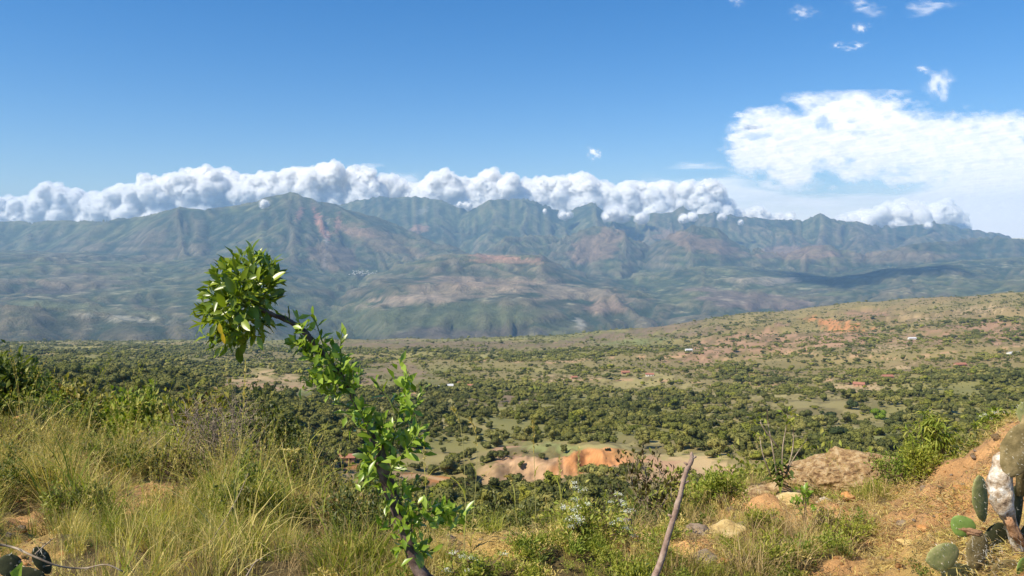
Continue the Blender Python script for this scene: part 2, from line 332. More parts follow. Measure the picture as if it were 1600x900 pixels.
scrub = np.array((.115, .115, .036)) * (1 - n1) * 1.5 + np.array((.26, .225, .08)) * n1 ** 1.3 * 1.25; hillr = (sstep(950, 1150, px) * sstep(600, 570, py))[..., None]; scrub = scrub * (1 - .42 * hillr) + np.array((.28, .185, .09)) * .42 * hillr * (.6 + .8 * n1)
scrub = scrub * (1 - .35 * sstep(.45, .6, n2)) + np.array((.23, .15, .09)) * .35 * sstep(.45, .6, n2)
farcol = bc + 0 * scrub; farc = scrub * (1 - wa[..., None]) + farcol * wa[..., None] * (.8 + .45 * n1)
for w_, pts_ in [(1.6, [(330, 641), (450, 629), (560, 627), (690, 609)]), (1.2, [(900, 594), (1000, 592), (1150, 603), (1300, 595), (1345, 604), (1420, 590), (1600, 577)]), (3.2, [(560, 742), (640, 742), (690, 750), (770, 768), (840, 786)]), (1.0, [(740, 562), (860, 566), (980, 556), (1100, 560)]), (1.0, [(1130, 560), (1260, 552), (1400, 560), (1600, 540)])]:
    q_ = sstep(w_, w_ * .5, polyd(px, py + (fbm(px / 30, py / 30, 2, 9) - .5) * 6, pts_))[..., None] * (Y > 100)[..., None]; farc = farc * (1 - q_) + np.array((.44, .28, .15)) * q_
# near ground: orange soil and humus under the grass
m1 = fbm(X * .8, Y * .8, 5, 60)[..., None]; m2 = fbm(X * 4, Y * 4, 4, 61)[..., None]
soil = np.array((.62, .35, .15)) * (.45 + 1.1 * m2); humus = np.array((.17, .125, .055)) * (.7 + .6 * m2); yel = np.array((.56, .38, .13)) * (.8 + .4 * m2)
def bare_near(px, py, x, y):
    b = np.zeros(px.shape)
    for k, (cx, cy, rx, ry, an) in enumerate([(30, 850, 60, 70, 0), (40, 660, 50, 26, -20), (190, 800, 70, 26, 10), (260, 780, 60, 25, 10), (690, 852, 170, 22, 0), (1110, 850, 60, 28, -8), (1250, 800, 150, 30, 0), (1480, 850, 130, 85, -20), (1530, 720, 140, 80, -28), (1420, 900, 160, 50, 0), (980, 850, 60, 14, 0), (1600, 800, 100, 200, 0)]):
        b = np.maximum(b, blob(px, py, cx, cy, rx, ry, an, .5, 70 + k))
    return b * (y < 14)
bn = bare_near(px, py, X, Y)[..., None]
nearc = humus * (1 - bn) + (soil * (1 - sstep(.5, .62, m1)) + yel * sstep(.5, .62, m1)) * bn
wn = sstep(30, 90, Y)[..., None]
midc = np.array((.13, .12, .05)) * (.7 + .6 * fbm(X / 6, Y / 6, 4, 66)[..., None])
nearc = nearc * (1 - sstep(14, 30, Y)[..., None]) + midc * sstep(14, 30, Y)[..., None]
RGB = nearc * (1 - wn) + farc * wn
# erosion relief of the bare cut faces and crumbly soil
cut = np.maximum(blob(px, py, 905, 733, 62, 22, 14), blob(px, py, 835, 718, 62, 18, -4)) * (Y > 200) * (Y < 600)
Z = Z + cut * (fbm(X / 2.6, Y / 9, 4, 77) - .5) * 3.4
Z = Z + bn[..., 0] * ((np.abs(fbm(X * 3.2, Y * 3.2, 5, 78) - .5)) * .34 - .05 + (fbm(X * 7, Y * 11, 3, 79, .7) - .5) * .09) * sstep(2, 4, Y)
RGB = RGB * (1 - .35 * cut[..., None] * sstep(.45, .6, fbm(X / 3, Y / 9, 3, 79))[..., None])
yb_ = Y - .10 * (X - 18) + (fbm(X / 7, Y / 40, 3, 33) - .5) * 11
face = (np.exp(-((X - 20) / 36) ** 6) * sstep(352, 356, yb_) * sstep(371, 366, yb_ + (fbm(X / 4, Y / 4, 2, 12) - .5) * 6))[..., None]
Z = Z + face[..., 0] * (fbm(X / 2.4, Y / 3, 5, 36) - .5) * 3.0
fn = fbm(X / 3.2, Z / 1.6, 5, 34)[..., None]; fo = sstep(10, 30, X + (fbm(X / 6, Z / 3, 3, 35) - .5) * 30)[..., None]
RGB = RGB * (1 - face) + face * ((ORANGE * 1.0) * fo + np.array((.40, .26, .15)) * (1 - fo)) * (.2 + 1.5 * fn)
M_GROUND = rock_mat('ridge and plain soil', [(.3, (.72, .70, .68)), (.5, (1., 1., 1.)), (.72, (1.25, 1.22, 1.15))], scale=11, bump=1.0, bscale=34, bdist=.045, vcol='Col')
gm = raw_mesh('ground', np.stack([X, Y, Z], -1), grid_faces(nr, nc), M_GROUND, True); vcol_attr(gm, RGB.reshape(-1, 3))
tag(link('ground', gm), 'orange soil ridge falling to a scrub covered plain that ends at a canyon rim', kind='structure')
_ZG = Z
def gz(x, y):                        # height of the built mesh, near part: bilinear on the grid
    x = np.asarray(x, float); y = np.asarray(y, float)
    t = x / (np.maximum(y, -2) + 5.0)
    a = np.clip(np.interp(t, tt, np.arange(nc)), 0, nc - 1.001); b = np.clip(np.interp(y, dd, np.arange(nr)), 0, nr - 1.001)
    i = a.astype(int); j = b.astype(int); fa = a - i; fb = b - j
    return (_ZG[j, i] * (1 - fa) + _ZG[j, i + 1] * fa) * (1 - fb) + (_ZG[j + 1, i] * (1 - fa) + _ZG[j + 1, i + 1] * fa) * fb
def ground_hit(px, py, y0=2.5, y1=3600, n=900):   # where the sight line first meets the ground
    ys = np.geomspace(y0, y1, n); k = CP - (py - 450) / FP * SP; xs = (px - 800) / FP / k * ys; zs = EYE[2] + slope_of(py) * ys
    g = gz(xs, ys); h = np.nonzero(zs <= g)[0]
    i = h[0] if len(h) else n - 1
    return Vector((xs[i], ys[i], g[i]))

# ------------------------------------------------------------------ far mountains: ridges carved by gullies
cell = 34.0
gx = np.arange(-15600, 15600 + 1, cell); gy = np.arange(4300, 20300, cell)
GX, GY = np.meshgrid(gx, gy)
PX = 800 + FP * GX / GY
base = np.full(GX.shape, -950.0)
base = -900 + (GY - 5000) * .035
def ridge(prof, depth, front, back, amp=0, s=0, width=0, dvar=0):
    """profile [(px, py)], depth of the crest line, slopes in front and behind"""
    global base
    D = depth if not callable(depth) else depth(PX)
    D = D + (fbm(PX / 130 + s, PX * 0 + s, 3, s) - .5) * dvar
    P_ = np.interp(PX, [p[0] for p in prof], [p[1] for p in prof])
    crest = EYE[2] + D * slope_of(P_)
    u = GY - D
    fall = np.where(u < 0, np.maximum(-u - width, 0) * front, np.maximum(u - width, 0) * back)
    fall = np.sqrt(fall ** 2 + 30 ** 2) - 30
    h = crest - fall
    k = 60.0; m = np.clip(.5 + .5 * (h - base) / k, 0, 1)
    base = base * (1 - m) + h * m + k * m * (1 - m) * .5
MAIN = [(-400, 352), (0, 346), (90, 345), (150, 343), (200, 341), (232, 334), (262, 328), (283, 322), (300, 325), (325, 327), (350, 323), (380, 318), (412, 309), (432, 304), (455, 301), (470, 304), (500, 315), (530, 321), (570, 335), (620, 350), (650, 360), (690, 382), (750, 415), (820, 445), (880, 480), (950, 560), (2000, 900)]
BACK = [(-400, 372), (380, 372), (530, 318), (560, 311), (600, 307), (650, 308), (690, 313), (720, 326), (745, 322), (770, 311), (820, 310), (850, 320), (880, 331), (930, 316), (955, 334), (1000, 336), (1050, 330), (1066, 319), (1085, 334), (1115, 331), (1160, 338), (1200, 342), (1250, 344), (1280, 335), (1310, 342), (1370, 352), (1420, 352), (1460, 346), (1500, 356), (1530, 360), (1570, 368), (1600, 375), (1680, 384), (2000, 390)]
HILL = [(600, 460), (700, 420), (790, 372), (850, 372), (880, 368), (930, 352), (975, 360), (1005, 392), (1040, 372), (1080, 355), (1125, 362), (1175, 388), (1225, 392), (1260, 380), (1300, 382), (1350, 398), (1450, 376), (1550, 372), (1640, 385), (2000, 390)]
MESA = [(400, 600), (470, 560), (560, 450), (640, 422), (700, 404), (730, 399), (845, 400), (880, 420), (930, 436), (990, 470), (1100, 540), (2000, 700)]
LOW = [(-400, 440), (0, 440), (200, 450), (400, 468), (520, 478), (560, 462), (600, 450), (700, 444), (800, 440), (950, 448), (1000, 462), (1060, 478), (1120, 486), (1200, 470), (1300, 462), (1450, 450), (1600, 440), (2000, 430)]
PLAT = [(-400, 392), (0, 396), (150, 402), (300, 398), (420, 400), (560, 432), (700, 448), (900, 450), (1000, 432), (1100, 418), (1200, 424), (1300, 432), (1400, 418), (1500, 408), (1600, 404), (2000, 400)]
NEARL = [(-400, 468), (0, 474), (60, 478), (130, 487), (200, 500), (280, 512), (360, 532), (430, 570), (500, 650), (2000, 900)]
ridge(LOW, 7800, .17, .0, s=1, dvar=900)
ridge(PLAT, 10400, .10, .02, s=2, dvar=1200)
ridge(HILL, 13000, .30, .40, s=3, dvar=1800)
ridge(BACK, 17200, .36, .9, s=4, dvar=900)
ridge(MAIN, lambda p: 12800 + 1800 * sstep(300, 0, p), .34, .55, s=5, dvar=600)
ridge(MESA, 9200, .30, .05, s=6, dvar=500)
ridge(NEARL, 5400, .35, .5, s=7, dvar=500)
def spur(pts, slope=.42, k=45.0):
    global base
    P_ = [at(*p) for p in pts]; best = np.full(GX.shape, -1e9)
    wob = (fbm(GX / 700, GY / 700, 3, 160) - .5) * 420
    for a, b_ in zip(P_[:-1], P_[1:]):
        ux, uy = b_.x - a.x, b_.y - a.y; L2 = ux * ux + uy * uy; t = np.clip(((GX + wob - a.x) * ux + (GY - a.y) * uy) / L2, 0, 1)
        d = np.hypot(GX + wob - a.x - t * ux, GY - a.y - t * uy); best = np.maximum(best, a.z + (b_.z - a.z) * t - slope * (np.sqrt(d * d + 60 ** 2) - 60))
    m = np.clip(.5 + .5 * (best - base) / k, 0, 1); base = base * (1 - m) + best * m + k * m * (1 - m) * .5
for sp_ in [[(455, 306, 12800), (442, 338, 12300), (428, 376, 11600), (408, 430, 10600)], [(470, 308, 12800), (515, 345, 12300), (560, 372, 11800), (630, 408, 11000), (700, 432, 10300)], [(330, 329, 13000), (318, 360, 12400), (330, 396, 11600), (300, 436, 10500)],
            [(255, 334, 13200), (205, 368, 12400), (170, 408, 11400)], [(570, 338, 12800), (625, 370, 12200), (690, 396, 11600), (745, 408, 10900)], [(100, 349, 14300), (70, 380, 13200), (40, 412, 12000)], [(0, 350, 14300), (-60, 385, 13000)], [(180, 346, 14000), (140, 385, 12900)], [(510, 322, 12900), (500, 365, 12100), (490, 410, 11200)],
            [(600, 311, 17200), (655, 345, 16200), (740, 374, 15000), (800, 398, 14000)], [(770, 314, 17200), (765, 348, 16200), (800, 376, 15000)], [(690, 316, 17200), (720, 352, 16000)], [(880, 335, 17200), (865, 362, 15700)], [(1000, 340, 17200), (1025, 362, 15800)], [(1200, 345, 17200), (1232, 372, 15600), (1250, 396, 14200)], [(1310, 345, 17200), (1350, 372, 15600), (1385, 400, 14000)], [(1465, 350, 17200), (1440, 378, 15400), (1460, 402, 14000)], [(1560, 370, 17000), (1530, 392, 15000)],
            [(930, 355, 13000), (900, 388, 12300), (868, 425, 11300)], [(935, 355, 13000), (960, 392, 12200), (975, 425, 11200)], [(1080, 358, 13000), (1050, 394, 12200), (1035, 430, 11100)], [(1082, 358, 13000), (1140, 394, 12200), (1185, 430, 11000)], [(1260, 383, 13000), (1285, 412, 12000)],
            [(560, 462, 7900), (548, 500, 6900), (520, 528, 6100)], [(650, 452, 7900), (640, 492, 7000), (650, 527, 6200)], [(740, 446, 7900), (722, 488, 7000), (765, 526, 6200)], [(840, 446, 7900), (870, 486, 7000), (860, 522, 6300)], [(950, 450, 7900), (985, 482, 7100), (1010, 508, 6500)], [(1060, 478, 7800), (1110, 496, 7000)]]: spur(sp_, .36 if sp_[0][2] < 8000 else .42)
H = base
crest_keep = H.copy()
def gullies(H, size, strength, s):
    """noise stripes that run down the slope: valleys and spurs"""
    gy_, gx_ = np.gradient(H, cell); mag = np.sqrt(gx_ ** 2 + gy_ ** 2) + 1e-6
    dx, dy = -gy_ / mag, gx_ / mag                                    # along the contour
    x = GX / size; y = GY / size; ix = np.floor(x); iy = np.floor(y); fx = x - ix; fy = y - iy
    acc = 0; wt = 0
    for i in (-1, 0, 1, 2):
        for j in (-1, 0, 1, 2):
            ox = i - fx + _h2(ix + i, iy + j, s) - .5; oy = j - fy + _h2(ix + i, iy + j, s + 1) - .5
            w = np.exp(-(ox * ox + oy * oy) * 2.2)
            acc = acc + w * np.cos(2 * math.pi * (ox * dx + oy * dy) * .85); wt = wt + w
    g = acc / wt
    return H + (g - .15) * strength * size * np.clip(mag * 2.2, 0, 1) * (1 - .25 * sstep(250, 750, crest_keep))
H = H + (fbm(GX / 1500, GY / 1500, 4, 90) - .5) * 170 * (1 - .75 * sstep(300, 700, H)) * sstep(-700, -300, H) * sstep(5200, 7000, GY)
H = gullies(H, 2000, .045, 100); H = gullies(H, 1100, .055, 101); H = gullies(H, 620, .036, 103); H = gullies(H, 330, .034, 105); H = gullies(H, 180, .034, 107)
# structural terraces: hard beds form cliffs
def terrace(H, step, k, s):
    w = H / step + (fbm(GX / 2500, GY / 2500, 3, s) - .5) * 1.2; f = w - np.floor(w)
    return H + (sstep(.35, .65, f) - f) * step * k
tm = sstep(14000, 11500, GY) * sstep(1.0, .0, (H + 100) / 500)
H = H * (1 - tm) + terrace(H, 105, .26, 120) * tm
# keep the skyline where the photograph has it: raise or lower each column so that its crest matches
px_cols = PX
far_rows = GY > 4300
sx, sy = seen(GX, GY, H)
tgt = np.arange(-300, 1901, 6.0)
skyl = np.minimum.reduce([np.interp(tgt, [p[0] for p in q], [p[1] for p in q]) for q in (MAIN, BACK)])
idx = np.clip(((sx + 300) / 6).astype(int), 0, len(tgt) - 1)
cur = np.full(len(tgt), 1e9); np.minimum.at(cur, idx.ravel(), sy.ravel())
dpy = cur - skyl; dpy = np.where(np.abs(dpy) > 60, 0, dpy); dpy = np.convolve(np.pad(dpy, 4, mode='edge'), np.ones(9) / 9, 'valid')
corr = (np.interp(sx, tgt, dpy) + (fbm(sx / 9, sx * 0, 4, 170) - .5) * 5.5 * sstep(14000, 16000, GY)) * GY / FP
H = H + corr * sstep(380 + 60, 340, sy)
sx, sy = seen(GX, GY, H)
g0, g1 = np.gradient(H, cell); SL = np.sqrt(g0 ** 2 + g1 ** 2)
lap = (np.roll(H, 3, 0) + np.roll(H, -3, 0) + np.roll(H, 3, 1) + np.roll(H, -3, 1) - 4 * H)
a1 = fbm(GX / 900, GY / 900, 5, 130)[..., None]; a2 = fbm(GX / 260, GY / 260, 5, 140)[..., None]; a3 = fbm(GX / 2600 + 3, GY / 2600, 4, 150)[..., None]; a4 = fbm(GX / 90, GY / 160, 4, 155)[..., None]
forest = np.array((.040, .066, .040)); grassm = np.array((.112, .132, .060)); bare = np.array((.165, .14, .095)); cliff = np.array((.16, .135, .11)); field = np.array((.34, .32, .20))
mc = forest * (1 - sstep(.38, .62, a1)) + grassm * sstep(.38, .62, a1)
mc = mc * (1 - .65 * sstep(.50, .66, a3) * sstep(.35, .6, a2)) + bare * .65 * sstep(.50, .66, a3) * sstep(.35, .6, a2)
st = sstep(.55, 1.0, SL)[..., None] * sstep(500, 100, H)[..., None]; mc = mc * (1 - .55 * st) + cliff * .55 * st
fl = sstep(.22, .10, SL)[..., None] * sstep(.54, .60, a4) * sstep(.45, .55, a2) * sstep(250, -50, H)[..., None]; mc = mc * (1 - .8 * fl) + field * .8 * fl
gl_ = sstep(0, 20, lap)[..., None]; mc = mc * (1 - .6 * gl_) + forest * .8 * .6 * gl_; rg_ = sstep(-4, -26, lap)[..., None]; mc = mc * (1 - .3 * rg_) + np.array((.24, .19, .12)) * .3 * rg_       # concave gully beds darker green, convex crests paler tan
mc = mc * (.6 + .8 * a4)
def mb(cx, cy, rx, ry, an, col, k, w=.8, r=.5, gate=None):
    global mc
    q = blob(sx, sy, cx, cy, rx, ry, an, r, k)
    if gate is not None: q = q * gate
    mc = mc * (1 - w * q[..., None]) + np.array(col) * w * q[..., None] * (.75 + .5 * a4)
inpk = (GY > 9500) & (GY < 14500)
RED = (.46, .22, .17)
mb(501, 350, 6, 24, -24, RED, 201, .65, 1.1, inpk); mb(527, 352, 4, 16, 12, RED, 202, .5, 1.1, inpk); mb(468, 335, 4, 13, 20, RED, 203, .5, 1.1, inpk); mb(560, 362, 28, 7, 10, (.36, .22, .16), 204, .6, .7, inpk)
mb(509, 388, 2.0, 34, 4, (.46, .43, .39), 205, .7, 1.1, inpk); mb(590, 375, 70, 14, 20, (.24, .17, .11), 206, .5, .6, inpk); mb(520, 400, 40, 20, 0, (.24, .16, .12), 207, .5, .6, inpk)
mb(785, 402, 52, 2.8, 2, (.42, .23, .15), 208, .85, .7); mb(790, 408, 60, 4, 2, (.46, .26, .17), 209, .5, .6)
mb(700, 455, 110, 13, -4, (.36, .27, .19), 210, .55, .9); mb(900, 458, 90, 12, 4, (.36, .27, .19), 211, .55, .9); mb(760, 440, 90, 8, 0, (.34, .24, .17), 212, .5, .9)
mb(640, 470, 60, 7, -4, (.42, .32, .24), 213, .5, 1.0); mb(905, 505, 5, 9, -35, (.42, .39, .34), 214, .6, 1.2, GY < 9000); mb(730, 520, 120, 12, -3, (.085, .065, .065), 215, .55, .5)
mb(560, 505, 90, 22, 0, (.10, .12, .055), 216, .6, .4); mb(720, 495, 130, 20, 0, (.11, .13, .06), 217, .6, .4); mb(950, 480, 30, 10, 0, (.36, .24, .18), 218, .5, .8)
mb(935, 385, 45, 22, -20, (.27, .17, .12), 219, .55, .5); mb(1090, 380, 70, 12, 12, (.30, .18, .13), 220, .5, .6); mb(1250, 395, 60, 12, 0, (.32, .2, .15), 221, .5, .6); mb(1400, 400, 80, 10, 0, (.28, .2, .14), 222, .4, .7)
mb(1180, 470, 100, 14, 8, (.25, .16, .15), 223, .45, .6); mb(1200, 440, 50, 6, 0, (.42, .34, .26), 224, .5, 1.0); mb(100, 478, 110, 6, 5, (.20, .22, .10), 225, .5, .8, GY < 6500); mb(190, 497, 60, 3, 5, (.45, .42, .32), 226, .7, 1.2, GY < 6500)
mb(90, 455, 60, 5, 0, (.10, .07, .07), 227, .5, .6); mb(120, 440, 80, 10, 0, (.26, .19, .14), 228, .35, 1.0); mb(655, 357, 14, 6, 0, (.40, .24, .17), 229, .6, .8); mb(660, 330, 10, 4, -30, (.36, .36, .32), 230, .4, .8, GY > 14500)
keep = (np.abs(GX) < GY * .80 + 300)
vid = np.cumsum(keep.ravel()) - 1
F = grid_faces(len(gy), len(gx)); F = F[keep.ravel()[F].all(1)]; F = vid[F]
M_MOUNT = rock_mat('mountain scrub and rock', [(.3, (.62, .64, .62)), (.5, (1, 1, 1)), (.7, (1.4, 1.34, 1.28))], scale=.011, bump=1.0, bscale=.02, bdist=45, vcol='Col')
mm = raw_mesh('mountains', np.stack([GX, GY, H], -1)[keep], F, M_MOUNT, True); vcol_attr(mm, mc[keep])
tag(link('mountains', mm), 'hazy mountain range of scrub slopes, ravines and mesas beyond the canyon', kind='structure')
print('mountain height', H.max(), 'verts', keep.sum())
# canyon floor and land out to the horizon, one coarse sheet under everything
q = 140000
sheet = raw_mesh('lowland', [(-q, -q, -1150), (q, -q, -1150), (q, q, -1150), (-q, q, -1150)], [(0, 1, 2, 3)], flat_mat('far lowland', (.10, .11, .06), .95))
tag(link('lowland', sheet), kind='structure')
# ------------------------------------------------------------------ haze: one closed box of pale air
hz = MB(); hz.box((0, 8100, -50), (42000, 23600, 2520))
m, n_, o_ = new_mat('pale valley air'); pv = N(n_, 'ShaderNodeVolumePrincipled', i={'Color': (.38, .66, 1.0, 1), 'Density': HAZE_DENSITY, 'Anisotropy': .0})
n_.links.new(pv.outputs[0], o_.inputs['Volume'])
tag(hz.build('haze', m), 'thin blue haze filling the valley', kind='stuff')

# ------------------------------------------------------------------ clouds
def ico(sub=2):
    import bmesh
    bm = bmesh.new(); bmesh.ops.create_icosphere(bm, subdivisions=sub, radius=1); v = np.array([p.co[:] for p in bm.verts]); f = np.array([[q.index for q in t.verts] for t in bm.faces]); bm.free(); return v, f
ICO = {k: ico(k) for k in (1, 2, 3, 4, 5, 6)}
m, n_, o_ = new_mat('cumulus cloud'); d1 = N(n_, 'ShaderNodeBsdfDiffuse', i={'Color': (.98, .975, .96, 1)}); t1 = N(n_, 'ShaderNodeBsdfTranslucent', i={'Color': (.97, .97, .97, 1)})
ms = N(n_, 'ShaderNodeMixShader', i={0: .48}); n_.links.new(d1.outputs[0], ms.inputs[1]); n_.links.new(t1.outputs[0], ms.inputs[2])
tp = N(n_, 'ShaderNodeBsdfTransparent'); m2 = N(n_, 'ShaderNodeMixShader'); al = ramp(n_, noise(n_, .006, 6, .65), [(.36, (.75,) * 3), (.54, (1, 1, 1))]); n_.links.new(al, m2.inputs[0])
n_.links.new(tp.outputs[0], m2.inputs[1]); n_.links.new(ms.outputs[0], m2.inputs[2]); n_.links.new(m2.outputs[0], o_.inputs[0]); M_CLOUD = m
gn = N(n_, 'ShaderNodeNewGeometry'); va = N(n_, 'ShaderNodeVectorMath', operation='SCALE', i={'Scale': .30}); n_.links.new(gn.outputs['Normal'], va.inputs[0]); vb = N(n_, 'ShaderNodeVectorMath', operation='ADD', i={1: (-.28, -.30, .50)}); n_.links.new(va.outputs[0], vb.inputs[0]); vn = N(n_, 'ShaderNodeVectorMath', operation='NORMALIZE'); n_.links.new(vb.outputs[0], vn.inputs[0]); n_.links.new(vn.outputs[0], d1.inputs['Normal'])
m, n_, o_ = new_mat('cloud mist'); pv = N(n_, 'ShaderNodeVolumePrincipled', i={'Color': (1, 1, 1, 1), 'Density': .0065, 'Anisotropy': .0}); n_.links.new(pv.outputs[0], o_.inputs['Volume']); M_FRINGE = m
def largest(F_, nv):                 # keeps the largest connected piece
    lab = np.arange(nv)
    for _ in range(400):
        m_ = lab[F_].min(1); new = lab.copy()
        for j in range(F_.shape[1]): np.minimum.at(new, F_[:, j], m_)
        new = new[new]
        if (new == lab).all(): break
        lab = new
    k_ = lab[F_[:, 0]]; u_, c_ = np.unique(k_, return_counts=True); return F_[k_ == u_[c_.argmax()]]
def cumulus(label, top, bot, D, dens=1.0, rpx=(7, 17), seed=0, tex=True, name='cloud', cat='cloud', group='cumulus clouds along the mountain crest'):
    """heap of puffs whose upper outline follows top [(px, py)]"""
    rng = np.random.default_rng(seed + 300); x0, x1 = top[0][0], top[-1][0]; k = D / FP
    V, Fc = [], []; iv, if_ = ICO[2]; n = 0
    def puff(x, y, r, dy):
        nonlocal n
        c_ = at(x, y, D + dy); V.append(iv * (r * k * rng.uniform(.9, 1.1, 3)) + np.array(c_)); Fc.append(if_ + n); n += len(iv)
    step = 3.0 / dens
    for x in np.arange(x0, x1, step):
        t = np.interp(x, [p[0] for p in top], [p[1] for p in top]); b = np.interp(x, [p[0] for p in bot], [p[1] for p in bot])
        hgt = b - t
        if hgt < 2: continue
        if x1 - x0 > 60 and fbm(np.array([x / 17.0 + seed]), np.array([.5]), 2, 33)[0] < .36: continue
        r = min(rng.uniform(3.0, 11), hgt * .5); puff(x + rng.uniform(-2, 2), t + r * .95, r, rng.uniform(-500, 500))
        for j in range(int(hgt / 9) + 1):
            y = t + hgt * rng.uniform(.15, 1); r = min(rng.uniform(*rpx), (y - t) * .95, hgt * .6)
            if r > 2.2: puff(x + rng.uniform(-5, 5), min(y, b - r * .4), r, rng.uniform(-900, 900))
    me = raw_mesh(name, np.concatenate(V), np.concatenate(Fc), M_CLOUD, True)
    o = link(name, me); tag(o, label, cat, group)
    rm = o.modifiers.new('union', 'REMESH'); rm.mode = 'VOXEL'; rm.voxel_size = 1.6 * k; rm.use_smooth_shade = True
    dg = bpy.context.evaluated_depsgraph_get(); em = o.evaluated_get(dg).to_mesh()
    nv = len(em.vertices); co = np.empty(nv * 3); em.vertices.foreach_get('co', co); co = co.reshape(-1, 3); no = np.empty(nv * 3); em.vertices.foreach_get('normal', no); no = no.reshape(-1, 3)
    polys = np.empty(len(em.polygons) * 4, np.int32); em.loops.foreach_get('vertex_index', polys); polys = polys.reshape(-1, 4)
    o.evaluated_get(dg).to_mesh_clear(); o.modifiers.clear()
    p = co / k
    bil = lambda s_, sd: 1 - np.abs(2 * fbm3(p / s_, 2, sd) - 1)
    dsp = (fbm3(p / 16, 3, 4) - .5) * 16 + (bil(9, 5) - .6) * 3.2 + (bil(4.2, 6) - .6) * 1.6
    co = co + no * ((dsp - 1.2) * k)[:, None]
    polys = largest(polys, nv); us_ = np.unique(polys); mp_ = np.zeros(nv, np.int64); mp_[us_] = np.arange(len(us_)); polys = mp_[polys]; co = co[us_]; me2 = raw_mesh(name, co, polys, M_CLOUD, True); o.data = me2; bpy.data.meshes.remove(me); no_ = np.zeros_like(co); cn = np.cross(co[polys[:, 1]] - co[polys[:, 0]], co[polys[:, 2]] - co[polys[:, 0]]); [np.add.at(no_, polys[:, j], cn) for j in range(4)]; q2 = co + unit(no_) * ((2.4 + 17 * np.clip(fbm3(co / k / 7, 3, 12) - .45, 0, 1)) * min(1.0, .35 + (x1 - x0) / 60) * k)[:, None]; link('cloud_mist', raw_mesh('cloud_mist', q2, polys, M_FRINGE, True), o)
    return o
CB = 24000
cumulus('low white cumulus bank at the far left with a curled spike on top', [(-60, 322), (0, 310), (40, 311), (62, 308), (70, 286), (80, 288), (98, 298), (118, 298), (135, 310), (160, 302), (190, 293), (205, 292)], [(-60, 352), (205, 352)], CB, seed=1)
cumulus('tall lumpy cumulus bank left of the highest peak', [(196, 300), (212, 290), (222, 276), (236, 271), (246, 284), (262, 280), (280, 273), (300, 268), (322, 261), (332, 270), (338, 284)], [(196, 350), (340, 345)], CB - 300, seed=2)
cumulus('narrow cumulus tower with a rounded head left of the highest peak', [(334, 300), (345, 275), (352, 267), (362, 268), (364, 282), (376, 290), (380, 300)], [(334, 335), (380, 335)], CB + 200, seed=3)
cumulus('long white cumulus bank directly behind the highest peak', [(368, 296), (378, 277), (400, 275), (415, 272), (430, 274), (448, 268), (466, 265), (490, 266), (508, 259), (522, 257), (536, 264), (560, 265), (576, 264), (580, 276), (590, 300)], [(368, 330), (590, 326)], CB, seed=4)
cumulus('thin ragged cloud between the two largest banks', [(574, 290), (590, 282), (610, 275), (625, 284), (640, 292), (664, 288)], [(574, 325), (664, 318)], CB + 900, dens=1.2, rpx=(5, 10), seed=6)
cumulus('white cumulus with two heads right of the highest peak', [(652, 300), (668, 282), (685, 270), (696, 265), (706, 276), (722, 283), (742, 283), (755, 275), (765, 267), (776, 267), (782, 278), (795, 273), (806, 278), (812, 296)], [(652, 318), (700, 332), (760, 332), (815, 320)], CB - 200, seed=6)
cumulus('broad cumulus bank over the middle of the range', [(812, 300), (822, 284), (845, 278), (870, 281), (900, 274), (918, 273), (926, 286), (945, 286), (968, 292), (985, 286), (1008, 288), (1030, 290)], [(812, 325), (860, 345), (960, 350), (1030, 352)], CB, seed=7)
cumulus('cumulus with a bright tower at the right end of the crest bank', [(1020, 296), (1040, 288), (1060, 284), (1080, 290), (1098, 292), (1106, 281), (1114, 284), (1122, 296), (1128, 308), (1136, 315)], [(1020, 350), (1136, 348)], CB - 300, seed=8)
cumulus('small cumulus resting low on the right hand crest', [(1308, 348), (1318, 338), (1335, 336), (1352, 330), (1366, 334), (1384, 322), (1394, 308), (1402, 304), (1410, 318), (1430, 320), (1446, 326), (1466, 318), (1480, 318), (1492, 330), (1500, 350)], [(1308, 362), (1500, 366)], CB - 1200, seed=9)
cumulus('low fragments of cloud along the crest between the two right hand peaks', [(1136, 336), (1150, 330), (1165, 334), (1185, 326), (1200, 336), (1225, 334), (1242, 340)], [(1136, 352), (1242, 352)], CB, dens=.8, rpx=(3, 6), seed=10)
